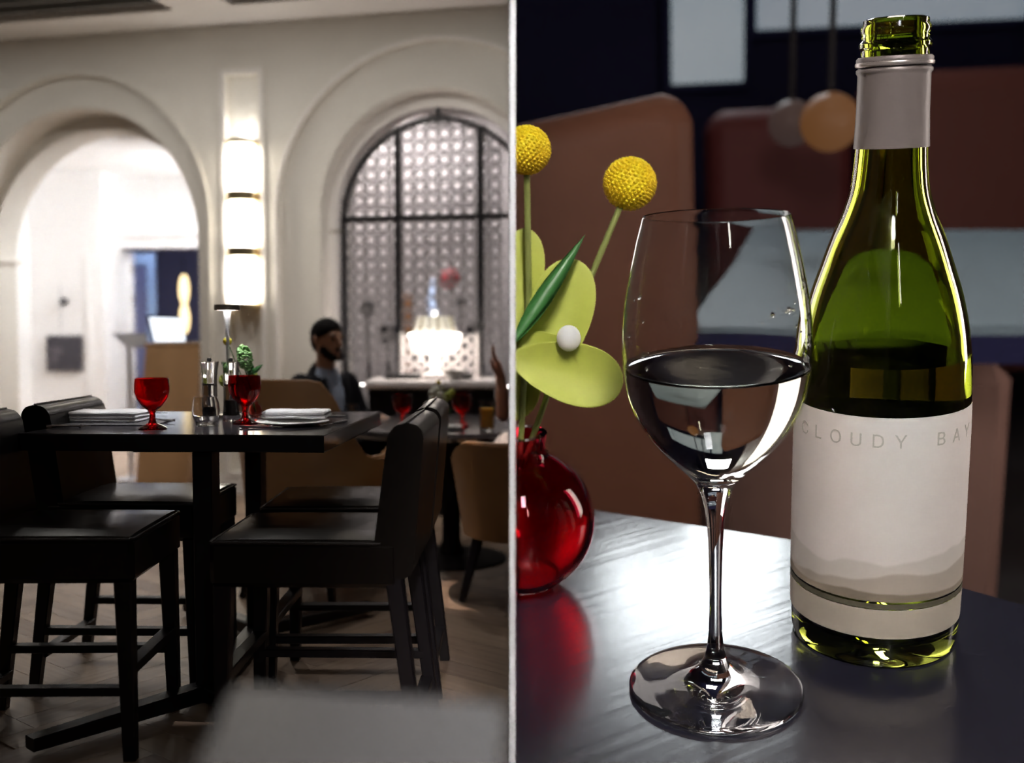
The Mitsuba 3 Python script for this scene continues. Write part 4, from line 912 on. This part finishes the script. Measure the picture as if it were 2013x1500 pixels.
def letters(word, z, h, step, off, bsdf, name):
    for i, ch in enumerate(word):
        if ch == ' ': continue
        m = meshkit.text_mesh(ch, h, .00012); v = m.vertices.copy(); v[:, 0] -= (v[:, 0].min() + v[:, 0].max()) / 2
        m = trimesh.Trimesh(v, m.faces).subdivide_to_size(.0012); v = m.vertices
        a = PH + off + i * step + v[:, 0] / .041; r = onbottle(z) + .00042 + v[:, 2]
        part(t, name, S(trimesh.Trimesh(np.column_stack([BB[0] + r * np.cos(a), BB[1] + r * np.sin(a), z + v[:, 1]]), m.faces, process=False)), bsdf)
letters('CLOUDY BAY', .1115, .0062, .238, -.238 * 4.05, 'ink_grey', 'letter')

# flowers and red vase at the left of the glass
t = thing('round_vase', 'dark red round glass vase at the left edge of the wine table', 'vase')
vb = splane(1030, 1150); D_ = np.linalg.norm(vb - camd); vr = 140 * D_ / F
vz = vr * .96
part(t, 'vase', RX(rev([(0, 0)] + [(vr * math.cos(a), vz + vr * math.sin(a)) for a in np.linspace(-1.15, 1.15, 24)] + [(vr * .36, vz + vr * 1.05), (vr * .40, vz + vr * 1.22), (vr * .30, vz + vr * 1.22), (vr * .29, vz + vr * 1.0)] + [(vr * .93 * math.cos(a), vz + vr * .93 * math.sin(a)) for a in np.linspace(1.2, -1.1, 20)] + [(0, vz - vr * .84)], 56, vb)), 'dark_red_glass', 40)
scene['dark_red_glass'] = {'type': 'dielectric', 'int_ior': 1.5, 'ext_ior': 1.0, 'specular_transmittance': rgb(.80, .13, .22)}
nk = vb + [0, 0, vz + vr * 1.1]
t = thing('table_flowers', 'two yellow billy buttons and lime green orchid petals in the red vase', 'flowers')
def fuzzy(c, r, n=420):
    g = np.arange(n) + .5; ph = np.arccos(1 - 2 * g / n); th = math.pi * (1 + 5 ** .5) * g
    d = np.column_stack([np.cos(th) * np.sin(ph), np.sin(th) * np.sin(ph), np.cos(ph)])
    L = [ball(c, r * .95, 3)] + [ball(c + r * .95 * q, r * (.06 + .02 * rng.random()), 1) for q in d]
    return cat_(L)
b1, b2 = sq(1035, 295, .565), sq(1238, 361, .60)
for c, r in ((b1, 48 * .565 / F), (b2, 52 * .60 / F)): part(t, 'yellow_ball', RX(fuzzy(c, r)), 'billy_yellow', True, label='round yellow billy button')
for c in (b1, b2):
    m = RX(tube([nk + [.0, 0, -.02], (nk + c) / 2 + [.004, 0, .006], c], .0017, 8)); part(t, 'stem', m, 'stem_green', True)
pr('stem_green', (.20, .24, .06), .6)
def petal(a, b, w, th, bend=0.0):
    a, b = np.asarray(a), np.asarray(b); d = b - a; L = np.linalg.norm(d); d /= L
    n_ = (camd - (a + b) / 2); n_ -= (n_ @ d) * d; n_ /= np.linalg.norm(n_); s_ = np.cross(d, n_)
    m = trimesh.creation.icosphere(4, 1.0); v = m.vertices; k = (v[:, 0] + 1) / 2
    W = w * (.75 + .5 * k); z = th * v[:, 2] + bend * (v[:, 0] ** 2 - .3) - .45 * w * (1 - v[:, 1] ** 2)
    m.vertices = (a + b) / 2 + np.outer(v[:, 0] * L / 2, d) + np.outer(v[:, 1] * W, s_) + np.outer(z, n_); m.fix_normals(); return m
for (ax, ay), (bx_, by), w, dd in (((1000, 680), (1036, 448), 46, .585), ((1058, 765), (1132, 508), 62, .575), ((1030, 742), (1108, 545), 50, .60), ((1005, 702), (1226, 760), 60, .555), ((1030, 660), (1165, 775), 56, .565), ((1005, 640), (1000, 830), 60, .59)):
    part(t, 'petal', RX(petal(sq(ax, ay, dd), sq(bx_, by, dd), w * dd / F, .0026, .003)), 'petal_lime', True)
part(t, 'petal_heart', RX(ball(sq(1118, 665, .553), 24 * .55 / F, 3, (1, .8, 1.1))), 'petal_white', True)
part(t, 'leaf', RX(leaf(sq(1005, 680, .56), sq(1150, 462, .57), .0048, RS.T @ np.array([0, -1, 0]), .03, .0008, 14)), 'leaf_green', True)
